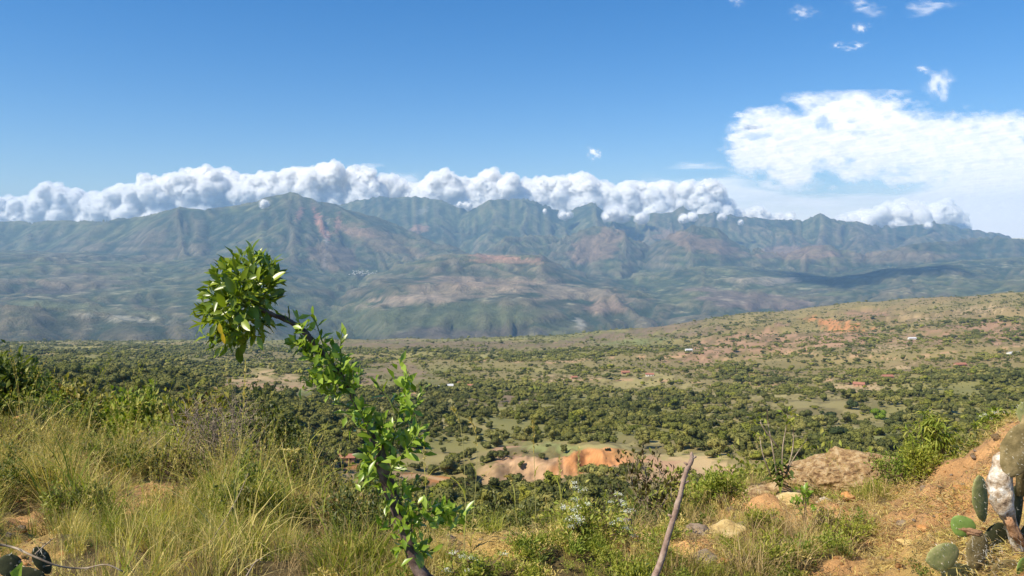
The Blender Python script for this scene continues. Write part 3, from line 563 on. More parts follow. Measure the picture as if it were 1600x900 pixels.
# fragments hanging against the slopes
for k_, (x_, y_, w_, h_, D_, lb_) in enumerate([(412, 319, 15, 13, 12300, 'small white scrap of cloud against the left shoulder of the highest peak'), (252, 330, 7, 6, 14000, 'tiny round scrap of cloud on the left hand crest'),
        (722, 320, 26, 9, 16400, 'white cloud spilling in front of the blue ridge right of the peak'), (853, 330, 9, 9, 16000, 'tiny isolated cloud puff in front of the middle ridge'), (884, 335, 22, 8, 16000, 'ragged cloud scrap in front of the middle ridge'),
        (962, 334, 36, 17, 16000, 'largest cloud fragment hanging in front of the middle ridge'), (1004, 342, 24, 11, 16000, 'cloud scrap low on the ridge beside the largest fragment'), (1063, 340, 13, 8, 16000, 'small cloud scrap beneath the bright tower'), (1082, 339, 9, 8, 16000, 'very small round cloud right of the scrap beneath the tower'),
        (1130, 339, 17, 8, 16000, 'thin cloud wisp on the crest right of the bright tower'), (1160, 344, 11, 5, 16000, 'flat little cloud on the right hand crest'), (1400, 350, 34, 8, 16300, 'flat cloud fragment below the small cumulus at right'), (1452, 352, 13, 7, 16300, 'little cloud against the notched peak at right')]):
    cumulus(lb_, [(x_ - w_ / 2, y_ + h_ * .3), (x_ - w_ * .2, y_ - h_ * .45), (x_ + w_ * .1, y_ - h_ * .5), (x_ + w_ * .35, y_ - h_ * .1), (x_ + w_ / 2, y_ + h_ * .4)], [(x_ - w_, y_ + h_ * .5), (x_ + w_, y_ + h_ * .5)], D_, dens=1.6, rpx=(2.3, 5), seed=20 + k_, group='scraps of cloud on the mountain slopes')

# thin high clouds: undulating sheets with soft ragged edges
m, n_, o_ = new_mat('thin high cloud'); d1 = N(n_, 'ShaderNodeBsdfDiffuse', i={'Color': (.98, .98, .98, 1)}); t1 = N(n_, 'ShaderNodeBsdfTranslucent', i={'Color': (.98, .98, .98, 1)})
ms = N(n_, 'ShaderNodeMixShader', i={0: .75}); n_.links.new(d1.outputs[0], ms.inputs[1]); n_.links.new(t1.outputs[0], ms.inputs[2]); tp = N(n_, 'ShaderNodeBsdfTransparent'); m2 = N(n_, 'ShaderNodeMixShader')
vc = N(n_, 'ShaderNodeVertexColor', layer_name='cover'); sx_ = N(n_, 'ShaderNodeSeparateColor'); n_.links.new(vc.outputs[0], sx_.inputs[0]); n_.links.new(sx_.outputs[0], m2.inputs[0])
n_.links.new(tp.outputs[0], m2.inputs[1]); n_.links.new(ms.outputs[0], m2.inputs[2]); n_.links.new(m2.outputs[0], o_.inputs[0]); M_VEIL = m
def veil(label, x0, x1, yt, yb, zc, cover, nx, ny, relief=1.0, cat='cloud', group=None):
    """horizontal cloud sheet at height zc filling the part of the sky between those photo limits"""
    pys = np.linspace(yt, yb, ny); sl_ = slope_of(pys); Yd = (zc - EYE[2]) / sl_
    pxs = np.linspace(x0, x1, nx); PYg, PXg = np.meshgrid(pys, pxs, indexing='ij'); YY = np.repeat(Yd[:, None], nx, 1)
    kk = CP - (PYg - 450) / FP * SP; XX = (PXg - 800) / FP / kk * YY
    c_ = np.clip(cover(PXg, PYg, XX, YY), 0, 1)
    wx = XX / 900; wy = YY / 1500
    ZZ = zc + relief * 120 * (fbm(wx, wy, 5, 401) - .5)
    F_ = grid_faces(ny, nx); cf = c_.ravel()[F_].max(1); F_ = F_[cf > .004]; F_ = largest(F_, ny * nx) if nx < 100 else F_
    used = np.unique(F_); mp = np.zeros(ny * nx, np.int64); mp[used] = np.arange(len(used))
    me = raw_mesh('cloud', np.stack([XX, YY, ZZ], -1).reshape(-1, 3)[used], mp[F_], M_VEIL, True); vcol_attr(me, np.repeat(c_.reshape(-1, 1)[used], 3, 1), 'cover')
    tag(link('cloud', me), label, cat, group)
def soft(px, py, cx, cy, rx, ry, ang, s):
    ca, sa = math.cos(math.radians(ang)), math.sin(math.radians(ang)); dx = px - cx + (fbm(px / rx * 1.5 + s, py / ry, 3, 61) - .5) * rx * 1.6; dy = py - cy + (fbm(px / rx * 1.5 + s, py / ry, 3, 62) - .5) * ry * 1.6
    return np.exp(-1.1 * (((dx * ca + dy * sa) / rx) ** 2 + ((-dx * sa + dy * ca) / ry) ** 2) ** 1.3)
def n2(px, py, sx, sy, o, s): return fbm(px / sx + 50, py / sy + 50, o, s)
def cov_big(px, py, x, y):
    py = py - 8; topl = np.interp(px, [1120, 1135, 1180, 1215, 1260, 1320, 1380, 1430, 1470, 1540, 1600, 1700], [215, 205, 172, 163, 159, 158, 154, 162, 172, 172, 190, 200])
    botl = np.interp(px, [1120, 1140, 1200, 1230, 1270, 1320, 1360, 1400, 1500, 1600, 1700], [222, 235, 258, 262, 265, 262, 270, 280, 300, 330, 330])
    n = n2(px, py, 46, 24, 6, 410); n3 = n2(px, py, 14, 9, 4, 415)
    e = np.minimum((py - topl) / 13, (botl - py) / 16)
    v = e + (n - .5) * 7.0 + (n3 - .5) * 1.2 + 1.0
    c1 = sstep(-.9, 2.4, v) ** .8 * sstep(-1.9, .6, e + 1.3) * (.84 + .16 * sstep(.3, .7, n3))
    hole = soft(px, py, 1288, 186, 14, 11, 20, 3) + .8 * soft(px, py, 1185, 205, 26, 6, -4, 4) + .7 * soft(px, py, 1405, 262, 30, 9, -8, 5) + .5 * soft(px, py, 1345, 200, 16, 4, 0, 6)
    c1 = c1 * sstep(1126, 1150, px + (n3 - .5) * 30)
    c1 = c1 * (1 - .6 * np.clip(hole, 0, 1))
    n4 = n2(px, py, 90, 14, 5, 420)
    low = sstep(262, 290, py + (n4 - .5) * 46 - np.interp(px, [1000, 1150, 1250, 1320, 1400, 1600], [-6, -10, 14, 10, 0, -30])) * sstep(1000, 1110, px + (n - .5) * 80) * (.45 + .5 * n4 + .25 * sstep(1400, 1560, px))
    gap = sstep(.1, .5, 1 - abs(py - np.interp(px, [1150, 1250, 1400, 1500], [268, 278, 282, 270])) / 22) * sstep(1530, 1400, px) * sstep(1110, 1200, px)
    low = low * (1 - .75 * gap) + .75 * sstep(1380, 1560, px) * sstep(215, 300, py)
    return np.maximum(c1, np.clip(low, 0, .93))
veil('large broken white cloud spreading over the right side of the sky', 980, 1720, 140, 374, 4200, cov_big, 620, 320)
veil('thin soft cloud veil drifting over the crest between the two largest banks', 540, 700, 255, 318, 2900, lambda px, py, x, y: .7 * np.maximum(soft(px, py, 618, 291, 40, 14, -8, 3), .8 * soft(px, py, 560, 262, 26, 5, -12, 5)) * sstep(.2, .6, n2(px, py, 30, 12, 4, 455)), 120, 60, .6)
def wisp(cx, cy, rx, ry, an, k, s):
    return lambda px, py, x, y: 1.25 * k * soft(px, py, cx, cy, rx * .9, ry * .9, an, s) * sstep(.25, .7, n2(px, py, rx * .8, ry * .8, 4, 430 + s))
for k_, (cx, cy, rx, ry, an, kk, lb) in enumerate([(1257, 19, 17, 9, 0, .45, 'faint wisp high in the right sky, leftmost of the upper wisps'), (1345, 44, 11, 8, 10, .6, 'small soft puff above the pair of tiny wisps'), (1334, 71, 16, 6, -5, .6, 'bright flat wisp high above the large cloud'), (1308, 70, 7, 5, 0, .55, 'tiny wisp beside the bright flat one'),
        (1350, 12, 28, 10, 20, .42, 'torn wisp touching the top of the sky'), (1455, 9, 36, 10, -15, .36, 'faint streak at the top right of the sky'), (1469, 132, 21, 19, -35, .6, 'pale ragged puff just above the large cloud'), (1445, 108, 16, 6, 15, .5, 'small slanting wisp above the pale ragged puff'), (928, 240, 10, 9, 30, .8, 'little white cloud alone in the blue above the middle of the range'), (1160, 180, 14, 5, 0, .6, 'thin sliver left of the large cloud top'), (1152, 3, 10, 6, 0, .4, 'very faint fleck at the upper edge of the sky')]):
    veil(lb, cx - rx * 1.7, cx + rx * 1.7, cy - ry * 1.9, cy + ry * 1.9, 4600, wisp(cx, cy, rx, ry, an, kk, k_), 40, 36, .6, 'cloud', 'small wisps of high cloud')
# the cloud beyond the top of the frame whose shadow darkens the slope at right
tgt_p = at(1345, 452, 9800)
cs = np.array(tgt_p) + np.array(SUNV) * ((4600 - tgt_p[2]) / SUNV[2])
gxx, gyy = np.meshgrid(np.linspace(-1, 1, 60), np.linspace(-1, 1, 60)); cv = sstep(.75, .45, np.hypot(gxx, gyy) + (fbm(gxx * 2.4 + 9, gyy * 2.4, 4, 440) - .5) * .9)
me = raw_mesh('cloud', np.stack([cs[0] + gxx * 1500, cs[1] + gyy * 1700, cs[2] + 120 * fbm(gxx * 3, gyy * 3, 4, 441)], -1), grid_faces(60, 60), M_VEIL, True); vcol_attr(me, np.repeat(cv.reshape(-1, 1), 3, 1), 'cover')
tag(link('cloud', me), 'cloud above the frame that shades the blue patch of mountain slope', 'cloud')

# ------------------------------------------------------------------ scattering
def scatter(name, pts, rot, scl, idx, protos, label, tint=None, cat=None):
    me = bpy.data.meshes.new(name); pts = np.asarray(pts, np.float32); me.vertices.add(len(pts)); me.vertices.foreach_set('co', pts.ravel())
    a = me.attributes.new('rot', 'FLOAT_VECTOR', 'POINT'); a.data.foreach_set('vector', np.asarray(rot, np.float32).ravel())
    a = me.attributes.new('scl', 'FLOAT_VECTOR', 'POINT'); a.data.foreach_set('vector', np.asarray(scl, np.float32).ravel())
    a = me.attributes.new('idx', 'INT', 'POINT'); a.data.foreach_set('value', np.asarray(idx, np.int32))
    if tint is not None: a = me.attributes.new('tint', 'FLOAT_COLOR', 'POINT'); a.data.foreach_set('color', np.concatenate([tint, np.ones((len(tint), 1))], 1).astype(np.float32).ravel())
    o = link(name, me); tag(o, label, cat, None, 'stuff')
    c_ = bpy.data.collections.new(name + ' kinds')
    for i, pm in enumerate(protos):
        po = bpy.data.objects.new('%s_kind_%02d' % (name, i), pm); c_.objects.link(po)
    g = bpy.data.node_groups.new(name, 'GeometryNodeTree'); g.interface.new_socket('Geometry', in_out='INPUT', socket_type='NodeSocketGeometry'); g.interface.new_socket('Geometry', in_out='OUTPUT', socket_type='NodeSocketGeometry')
    gi = g.nodes.new('NodeGroupInput'); go = g.nodes.new('NodeGroupOutput'); ip = g.nodes.new('GeometryNodeInstanceOnPoints'); ci = g.nodes.new('GeometryNodeCollectionInfo')
    ci.inputs['Collection'].default_value = c_; ci.inputs['Separate Children'].default_value = True; ci.inputs['Reset Children'].default_value = True; ip.inputs['Pick Instance'].default_value = True
    def at_(nm, t): q_ = g.nodes.new('GeometryNodeInputNamedAttribute'); q_.data_type = t; q_.inputs['Name'].default_value = nm; return q_.outputs['Attribute']
    e2r = g.nodes.new('FunctionNodeEulerToRotation'); g.links.new(at_('rot', 'FLOAT_VECTOR'), e2r.inputs[0])
    g.links.new(gi.outputs[0], ip.inputs['Points']); g.links.new(ci.outputs[0], ip.inputs['Instance']); g.links.new(at_('idx', 'INT'), ip.inputs['Instance Index'])
    g.links.new(e2r.outputs[0], ip.inputs['Rotation']); g.links.new(at_('scl', 'FLOAT_VECTOR'), ip.inputs['Scale']); g.links.new(ip.outputs[0], go.inputs[0])
    md = o.modifiers.new('scatter', 'NODES'); md.node_group = g
    return o

# ------------------------------------------------------------------ trees of the plain (unit size: crown about 1 wide)
def crown_mesh(kind, seed, nl):
    rng = np.random.default_rng(seed)
    if kind == 'round': lobes = [(rng.normal(0, .17), rng.normal(0, .17), .44 + rng.normal(0, .11), rng.uniform(.17, .28)) for _ in range(9)]
    elif kind == 'flat': lobes = [(rng.normal(0, .26), rng.normal(0, .26), .40 + rng.normal(0, .05), rng.uniform(.13, .22)) for _ in range(12)]
    elif kind == 'low': lobes = [(rng.normal(0, .22), rng.normal(0, .22), .22 + rng.normal(0, .07), rng.uniform(.15, .24)) for _ in range(9)]
    else: lobes = [(rng.normal(0, .12), rng.normal(0, .12), .50 + rng.normal(0, .2), rng.uniform(.13, .22)) for _ in range(9)]
    parts = []; iv, fi = ICO[2]
    for (x, y, z, r) in lobes:
        v = iv * (1 + .35 * (fbm3(iv * 2.3 + x * 9 + seed, 3, 5)[:, None] - .5) * 2) * np.array((r, r, r * .75)) * .88 + (x, y, z); parts.append((v, fi))
    L = np.array(lobes); w = L[:, 3] ** 2; pick = rng.choice(len(L), nl, p=w / w.sum()); d = unit(rng.normal(size=(nl, 3)) + (0, 0, .25))
    P = L[pick, :3] + d * (L[pick, 3] * rng.uniform(.78, 1.12, nl))[:, None] * (1, 1, .78)
    P[:, 2] = np.maximum(P[:, 2], .06); nrm = unit(d + rng.normal(0, .45, (nl, 3))); D = unit(np.cross(nrm, rng.normal(size=(nl, 3))))
    s_ = rng.uniform(.05, .11, nl); parts.append(leaf_faces(P - D * s_[:, None] * .5, D, nrm, s_, s_ * .85, fold=.12, bend=.1))
    v, f = cat_faces(parts); return raw_mesh('crown', v, f, M_CAN, False)
def trunk_mesh(seed):
    rng = np.random.default_rng(seed); b = MB()
    b.tube([(0, 0, -.06), (.01, 0, .12), (rng.normal(0, .03), rng.normal(0, .03), .38)], [.035, .026, .014], 5)
    for k in range(3):
        a = rng.uniform(0, 6.28); b.tube([(0, 0, .14), (.12 * math.cos(a), .12 * math.sin(a), .3), (.22 * math.cos(a), .22 * math.sin(a), .42)], [.018, .012, .005], 4)
    return b.mesh('trunk', M_TRUNK, True)
KIND = ['round', 'flat', 'low', 'tall']
HI = [crown_mesh(KIND[i % 4], 500 + i, 850) for i in range(8)]
TR = [trunk_mesh(520 + i) for i in range(4)]
LO = [crown_mesh(KIND[i % 3], 540 + i, 200) for i in range(6)]
rng = np.random.default_rng(99)
Nc = 260000
yy = np.sqrt(rng.uniform(150 ** 2, 3590 ** 2, Nc)); yy = np.where(rng.random(Nc) < .25, np.sqrt(rng.uniform(90 ** 2, 1300 ** 2, Nc)), yy)
xx = rng.uniform(-.72, .72, Nc) * yy; zz = gz(xx, yy); pxx, pyy = seen(xx, yy, zz)
_, _, clr = patches(pxx, pyy); clr = np.maximum(clr * np.where(pxx > 1050, np.where(pyy < 575, .82, 1), 1), .97 * sstep(1.05, .9, np.sqrt(((pxx - 868) / 100) ** 2 + ((pyy - 738) / 30) ** 2))); clr = np.maximum(clr, .95 * (np.hypot((pxx - 1095) / 120, (pyy - 748) / 34) < 1))
dn = fbm(xx / 55, yy / 55, 4, 600); dn2 = fbm(xx / 230, yy / 230, 3, 601)
dens = sstep(.42, .63, dn * .6 + dn2 * .4 + .12 * sstep(600, 0, pxx) * (pyy < 600) + .05 * (yy < 700))
dens = np.maximum(dens, .16) * (1 - clr * .97)
slope_far = sstep(3600, 1500, yy) * .4 + .6
dens *= slope_far * np.where(yy < 600, .70, .56)
dens *= 1 - .75 * sstep(2100, 3000, yy)
keepm = rng.random(Nc) < dens
xx, yy, zz, pxx, pyy = [q[keepm] for q in (xx, yy, zz, pxx, pyy)]
smn = 80000; sy_ = np.sqrt(rng.uniform(200 ** 2, 3550 ** 2, smn)); sx2 = rng.uniform(-.72, .72, smn) * sy_; sz2 = gz(sx2, sy_); sp1, sp2 = seen(sx2, sy_, sz2); _, _, scl_ = patches(sp1, sp2)
skp = rng.random(smn) < (.25 + .75 * sstep(.42, .58, fbm(sx2 / 38, sy_ / 38, 4, 605))) * (1 - .7 * scl_) * .75 * (1 - .6 * sstep(2400, 3300, sy_)) * (1 - .97 * sstep(1.05, .9, np.sqrt(((sp1 - 868) / 100) ** 2 + ((sp2 - 738) / 30) ** 2)))
skp &= ~((np.hypot((sp1 - 1095) / 120, (sp2 - 745) / 28) < 1) & (rng.random(smn) < .85))
SM = (sx2[skp], sy_[skp], sz2[skp], rng.uniform(1.1, 3.0, skp.sum()) * np.where(sy_[skp] > 1500, 1.35, 1))
size = np.clip(rng.lognormal(math.log(4.5), .48, len(xx)), 1.4, 12.5) * np.clip(.45 + .55 * yy / 450, .45, 1) * (1 + .25 * (yy > 1500))
# thin out where crowns would pile up close by
order = np.argsort(-size); cellsz = 3.6; seen_c = set(); ok = np.zeros(len(xx), bool)
cx_ = np.floor(xx / cellsz).astype(int); cy_ = np.floor(yy / cellsz).astype(int)
for i in order:
    kx = (cx_[i], cy_[i])
    if kx in seen_c: continue
    ok[i] = True; seen_c.add(kx)
    if size[i] > 6: seen_c.update({(kx[0] + 1, kx[1]), (kx[0], kx[1] + 1)})
xx, yy, zz, pxx, pyy, size = [q[ok] for q in (xx, yy, zz, pxx, pyy, size)]
# the dark belt of trees below the cut bank and along the track
ex = [(x_, y_, s_) for x_ in range(752, 985, 12) for (y_, s_) in ((772, 6.5), (790, 6.0))] + [(x_, 812, 6) for x_ in range(690, 900, 17)] + [(x_, 800 - abs(x_ - 600) * .1, 5.5) for x_ in range(560, 690, 20)]
E = [ground_hit(a + rng.uniform(-5, 5), b + rng.uniform(-6, 6), 60) for a, b, _ in ex]
xx = np.concatenate([xx, [e.x for e in E]]); yy = np.concatenate([yy, [e.y for e in E]]); zz = np.concatenate([zz, [e.z for e in E]]); size = np.concatenate([size, [s_ * rng.uniform(.8, 1.2) * min(1.0, e.y / 330) for (_, _, s_), e in zip(ex, E)]])
belt = np.concatenate([np.zeros(len(pxx), bool), np.ones(len(E), bool)])
pxx, pyy = seen(xx, yy, zz)
t1_ = fbm(xx / 120 + 4, yy / 120, 3, 610); r1 = rng.random(len(xx))
tone = np.where(r1 < .06, 3, np.where(r1 < .34, 2, np.where(r1 + (t1_ - .5) * 1.5 < .62, 1, 0))); tone[belt] = 0
TN = np.array([(1.75, 1.5, 1.1), (2.8, 2.25, 1.35), (3.3, 2.55, 1.9), (3.2, 2.7, 1.1)])
tint = TN[tone] * rng.uniform(.85, 1.2, (len(xx), 1)) * (1 + .0 * t1_[:, None])
gpt = np.exp(-(((pxx - 700) / 90) ** 2 + ((pyy - 650) / 40) ** 2))[:, None]; tint = tint * (1 - .5 * gpt) + np.array((1.6, 1.35, 1.3)) * .5 * gpt
crest_py = np.interp(pxx, [-100, 0, 200, 400, 550, 850, 1000, 1200, 1240, 1400, 1500, 1600, 1700], [640, 650, 700, 770, 825, 825, 820, 770, 700, 700, 715, 660, 640])
top_py = pyy - size * .6 / yy * FP
infr = (pxx > 5) & (pxx < 1595) & (top_py < crest_py - 4)
cand = np.nonzero(infr)[0]; app = size[cand] / yy[cand]; cand = cand[np.argsort(-app)][:285]
ind = np.zeros(len(xx), bool); ind[cand] = True
LAND = [(870, 722, 'the orange cut bank'), (700, 757, 'the red earth track'), (545, 715, 'the red shed'), (1320, 720, 'the rock mound'), (1050, 720, 'the pale grassy spur'), (1290, 645, 'the open pasture'), (250, 650, 'the sunlit left slope'), (1480, 690, 'the drooping shrub'), (640, 640, 'the sapling stem'), (1215, 700, 'the rosette plant'), (60, 620, 'the left edge bush'), (420, 640, 'the dark bush'), (760, 660, 'the grey green slope'), (1060, 760, 'the dead stick'), (1580, 650, 'the right hand bank'), (940, 650, 'the wooded middle slope')]
TONE = ['dark green', 'olive green', 'grey brown', 'bright green']; SHP = {'round': 'round crowned', 'flat': 'flat topped', 'low': 'low bushy', 'tall': 'tall narrow'}
used_l = {}
proto_c = {}
def valley_tree(x, y, z, s_, tn, tnt, k, label=None):
    kd = KIND[k % 4]; sx_, sy_ = [float(q) for q in seen(np.array(x), np.array(y), np.array(z))]
    e = empty('valley_tree', (x, y, z - .25), label, 'tree', 'trees in the valley below the ridge', rz=float(rng.uniform(0, 6.28))); e.scale = (s_,) * 3
    for nm, me in (('crown', HI[k % 8]), ('trunk', TR[k % 4])):
        o = bpy.data.objects.new(nm, me); COL.objects.link(o); o.parent = e; o['tint'] = [float(q) for q in tnt]
def tree_label(sx_, sy_, s_, tn, kd):
    ld = sorted(((sx_ - a) ** 2 + (2 * (sy_ - b)) ** 2, a, b, t_) for a, b, t_ in LAND)[0]; dx, dy = sx_ - ld[1], sy_ - ld[2]
    rel = ('right of ' if dx > 0 else 'left of ') if abs(dx) > 2 * abs(dy) else ('below ' if dy > 0 else 'beyond ')
    return f"{'small' if s_ < 3.0 else ('large' if s_ > 5.2 else 'mid sized')} {TONE[tn]} {SHP[kd]} tree {rel}{ld[3]}"
spec = []
for i in sorted(cand, key=lambda j: pxx[j]): k = int(rng.integers(0, 8)); spec.append((i, k, tree_label(pxx[i], pyy[i], size[i], int(tone[i]), KIND[k % 4])))
tot = {}; cnt = {}
for _, _, l in spec: tot[l] = tot.get(l, 0) + 1
ORD = ['leftmost', 'second from left', 'third from left', 'fourth from left', 'fifth from left', 'sixth from left', 'seventh from left', 'eighth from left', 'ninth from left']
for i, k, l in spec:
    q = cnt.get(l, 0); cnt[l] = q + 1
    if tot[l] > 1: l = l + ', ' + (ORD[q] if q < 8 and not (q == tot[l] - 1) else 'rightmost')
    valley_tree(float(xx[i]), float(yy[i]), float(zz[i]), float(size[i]), int(tone[i]), tint[i], k, l)
for px_, py_, s_, tn, tnt, k, lb in [(1373, 655, 12, 3, (2.6, 3.0, .7), 0, 'single bright lime green round tree in the pasture at right'), (1330, 640, 11, 0, (.8, .9, .8), 4, 'dark round tree standing at the left edge of the valley grove'), (1298, 655, 10, 0, (.75, .85, .75), 1, 'dark spreading tree alone on the open pasture'), (1312, 690, 13, 0, (.7, .8, .7), 0, 'broad dark tree behind the brown rock mound'), (950, 706, 3.5, 0, (.5, .5, .6), 2, 'tiny dark shrub tree alone on the pale grassy spur')]:
    g_ = ground_hit(px_, py_, 100); valley_tree(g_.x, g_.y, g_.z, s_ * min(1, g_.y / 500), tn, tnt, k, lb)
rest = ~ind & ~((np.abs(pxx - 800) > 900)) & ~((np.hypot(pxx - 1373, pyy - 655) < 14))
ri = np.nonzero(rest)[0]; nearr = yy[ri] < 900
nri = len(ri); rot = np.zeros((nri, 3)); rot[:, 2] = rng.uniform(0, 6.28, nri); scl = np.repeat(size[ri][:, None], 3, 1) * rng.uniform(.85, 1.15, (nri, 3))
pos = np.stack([xx[ri], yy[ri], zz[ri] - .3], 1); tnt_ = tint[ri]
kidx = np.where(nearr, rng.integers(0, 8, nri), 8 + rng.integers(0, 6, nri))
ns = len(SM[0]); pos = np.concatenate([pos, np.stack([SM[0], SM[1], SM[2] - .15], 1)]); rot = np.concatenate([rot, np.stack([np.zeros(ns), np.zeros(ns), rng.uniform(0, 6.28, ns)], 1)]); scl = np.concatenate([scl, SM[3][:, None] * rng.uniform(.8, 1.2, (ns, 3))]); kidx = np.concatenate([kidx, 8 + rng.integers(0, 6, ns)]); tnt_ = np.concatenate([tnt_, TN[rng.choice(4, ns, p=[.3, .35, .3, .05])] * rng.uniform(.8, 1.15, (ns, 1))])
scatter('woodland', pos, rot, scl, kidx, HI + LO, 'countless small trees and thorn scrub covering the plain', tnt_)
print('trees', len(xx), 'scattered', nri)
#PART3
# ------------------------------------------------------------------ houses of the valley
M_WALL = flat_mat('whitewashed wall', (.72, .68, .60), .9, .08, 1); M_WALLB = flat_mat('mud brick wall', (.42, .25, .16), .9, .12, 1); M_TILE = flat_mat('clay roof tiles', (.34, .15, .10), .85, .25, 2)
M_METAL = flat_mat('grey metal roof', (.55, .55, .55), .5, .1, 1); M_WIN = flat_mat('dark window', (.03, .03, .035), .3); M_DOOR = flat_mat('wooden door', (.16, .09, .05), .7)
def house(label, px_, py_, Lx, Wy, Hh, wall, roof, rz=0, porch=False):
    g_ = ground_hit(px_, py_, 60); e = empty('house' if Hh > 2.3 else 'shed', g_, label, 'house' if Hh > 2.3 else 'shed', 'farm buildings in the valley', rz)
    e.location.z -= .3; Hh += .6
    b = MB(); b.box((0, 0, Hh / 2), (Lx, Wy, Hh)); r = Wy * .24
    b.add([(-Lx / 2, -Wy / 2, Hh), (-Lx / 2, Wy / 2, Hh), (-Lx / 2, 0, Hh + r), (Lx / 2, -Wy / 2, Hh), (Lx / 2, Wy / 2, Hh), (Lx / 2, 0, Hh + r)], [(0, 2, 1), (3, 4, 5)]); b.build('wall', wall, e)
    b = MB(); o_ = .5; t_ = .18
    for s_ in (-1, 1):
        y0, y1 = s_ * (Wy / 2 + o_), s_ * .0; z0, z1 = Hh - .12 - o_ * .3, Hh + r + .06
        v = [(-Lx / 2 - o_, y0, z0), (Lx / 2 + o_, y0, z0), (Lx / 2 + o_, y1, z1), (-Lx / 2 - o_, y1, z1)]; b.add(v + [(x, y, z + t_) for x, y, z in v], [(3, 2, 1, 0), (4, 5, 6, 7), (0, 1, 5, 4), (2, 3, 7, 6), (0, 4, 7, 3), (1, 2, 6, 5)])
    b.build('roof', roof, e)
    n = max(2, int(Lx / 3.4))
    for i in range(n):
        x = (i + .5) / n * Lx - Lx / 2
        b = MB()
        if i == n // 2: b.box((x, -Wy / 2 - .02, 1.45), (1.0, .1, 2.2)); b.build('door', M_DOOR, e)
        else: b.box((x, -Wy / 2 - .02, 1.9), (1.1, .1, 1.0)); b.build('window', M_WIN, e)
    if porch:
        b = MB(); b.box((0, -Wy / 2 - 1.5, Hh - .75), (Lx * .9, 2.6, .14)); b.build('porch_roof', roof, e)
        for x in (-.42, 0, .42): b = MB(); b.box((Lx * x, -Wy / 2 - 2.6, (Hh - .8) / 2), (.2, .2, Hh - .8)); b.build('post', M_WALL, e)
house('white walled farmhouse with pale roof at the edge of the green field', 702, 606, 9, 6, 2.9, M_WALL, M_METAL, .12, True)
house('red tiled house at the right end of the farm group', 736, 606, 8, 6, 2.8, M_WALL, M_TILE, -.2)
house('long red tiled farmhouse between the white one and the right end one', 720, 602, 9, 5, 2.7, M_WALLB, M_TILE, .1)
house('low pale roofed barn left of the white farmhouse', 683, 607, 8, 4, 2.1, M_WALL, M_METAL, .05)
house('red roofed shed among trees below the bent sapling', 541, 722, 7.5, 4, 2.0, M_WALLB, M_TILE, .1)
house('small shed with white roof left of the red roofed shed', 513, 719, 3.4, 3, 1.9, M_WALL, M_METAL, 0)
house('tiny white roofed hut beside the red earth track', 601, 745, 2.4, 2.2, 1.5, M_WALL, M_METAL, .3)
house('pink tiled house at the edge of the distant pasture', 977, 584, 12, 6, 2.7, M_WALLB, M_TILE, .1, True)
house('tiled house right of the pink one near the distant pasture', 1015, 588, 11, 6, 2.6, M_WALL, M_TILE, -.1)
house('small red tiled house left of the distant pasture', 897, 592, 8, 5, 2.5, M_WALLB, M_TILE, .2)
house('brown tiled house on the bare clearing at right', 1342, 604, 12, 7, 2.8, M_WALLB, M_TILE, -.5)
house('dark red roofed house half hidden in trees at right', 1386, 592, 13, 7, 2.7, M_WALLB, M_TILE, .1)
house('long white wall and gate house of the far field', 742, 560, 14, 6, 2.8, M_WALL, M_METAL, .5)
house('far pale house below the eroded hills', 1076, 549, 14, 8, 3, M_WALL, M_METAL, .1)
house('white farm building high on the right hand slope', 1583, 555, 20, 8, 3.2, M_WALL, M_METAL, .3)
house('pinkish tiled house on the far right slope', 1500, 573, 16, 8, 3, M_WALLB, M_TILE, .2)
house('low white hut among the eroded hills', 1425, 531, 16, 8, 3, M_WALL, M_METAL, 0)
# the village on the far mountain side reads as a few pale dots
b = MB(); rv = np.random.default_rng(5)
for _ in range(46):
    hx, hy = rv.normal(566, 12), rv.normal(427, 1.8); yv = np.geomspace(8000, 14500, 400); k_ = CP - (hy - 450) / FP * SP; xv = (hx - 800) / FP / k_ * yv; zl = EYE[2] + slope_of(hy) * yv
    ii = np.clip(((yv - gy[0]) / cell).astype(int), 0, len(gy) - 1); jj = np.clip(((xv - gx[0]) / cell).astype(int), 0, len(gx) - 1); h_ = H[ii, jj]
    q_ = np.nonzero(zl <= h_)[0]; i = q_[0] if len(q_) else 200
    b.box((xv[i], yv[i], h_[i] + 4), (rv.uniform(9, 18), 14, rv.uniform(5, 9)))
tag(b.build('village', M_WALL), 'far village of pale houses on the mountain side', kind='stuff')

# ------------------------------------------------------------------ foreground rocks and stones
M_ROCKB = rock_mat('brown weathered conglomerate', [(.30, (.09, .055, .03)), (.42, (.24, .145, .07)), (.52, (.38, .25, .12)), (.62, (.50, .38, .22)), (.74, (.36, .15, .06))], scale=17, bump=1.0, bscale=45, bdist=.02)
M_ROCKY = rock_mat('yellow sandstone', [(.3, (.36, .22, .09)), (.5, (.58, .42, .17)), (.7, (.72, .58, .30))], scale=9, bump=.8, bscale=40, bdist=.012)
M_ROCKO = rock_mat('orange claystone', [(.3, (.36, .14, .05)), (.5, (.56, .28, .10)), (.7, (.66, .42, .18))], scale=8, bump=.9, bscale=40, bdist=.015)
M_ROCKG = rock_mat('grey brown stone', [(.3, (.16, .11, .075)), (.5, (.28, .21, .15)), (.7, (.42, .34, .26))], scale=10, bump=.8, bscale=40, bdist=.012)
M_ROCKW = rock_mat('pale stone', [(.3, (.45, .36, .24)), (.5, (.64, .55, .40)), (.7, (.78, .72, .60))], scale=10, bump=.7, bscale=40, bdist=.01)
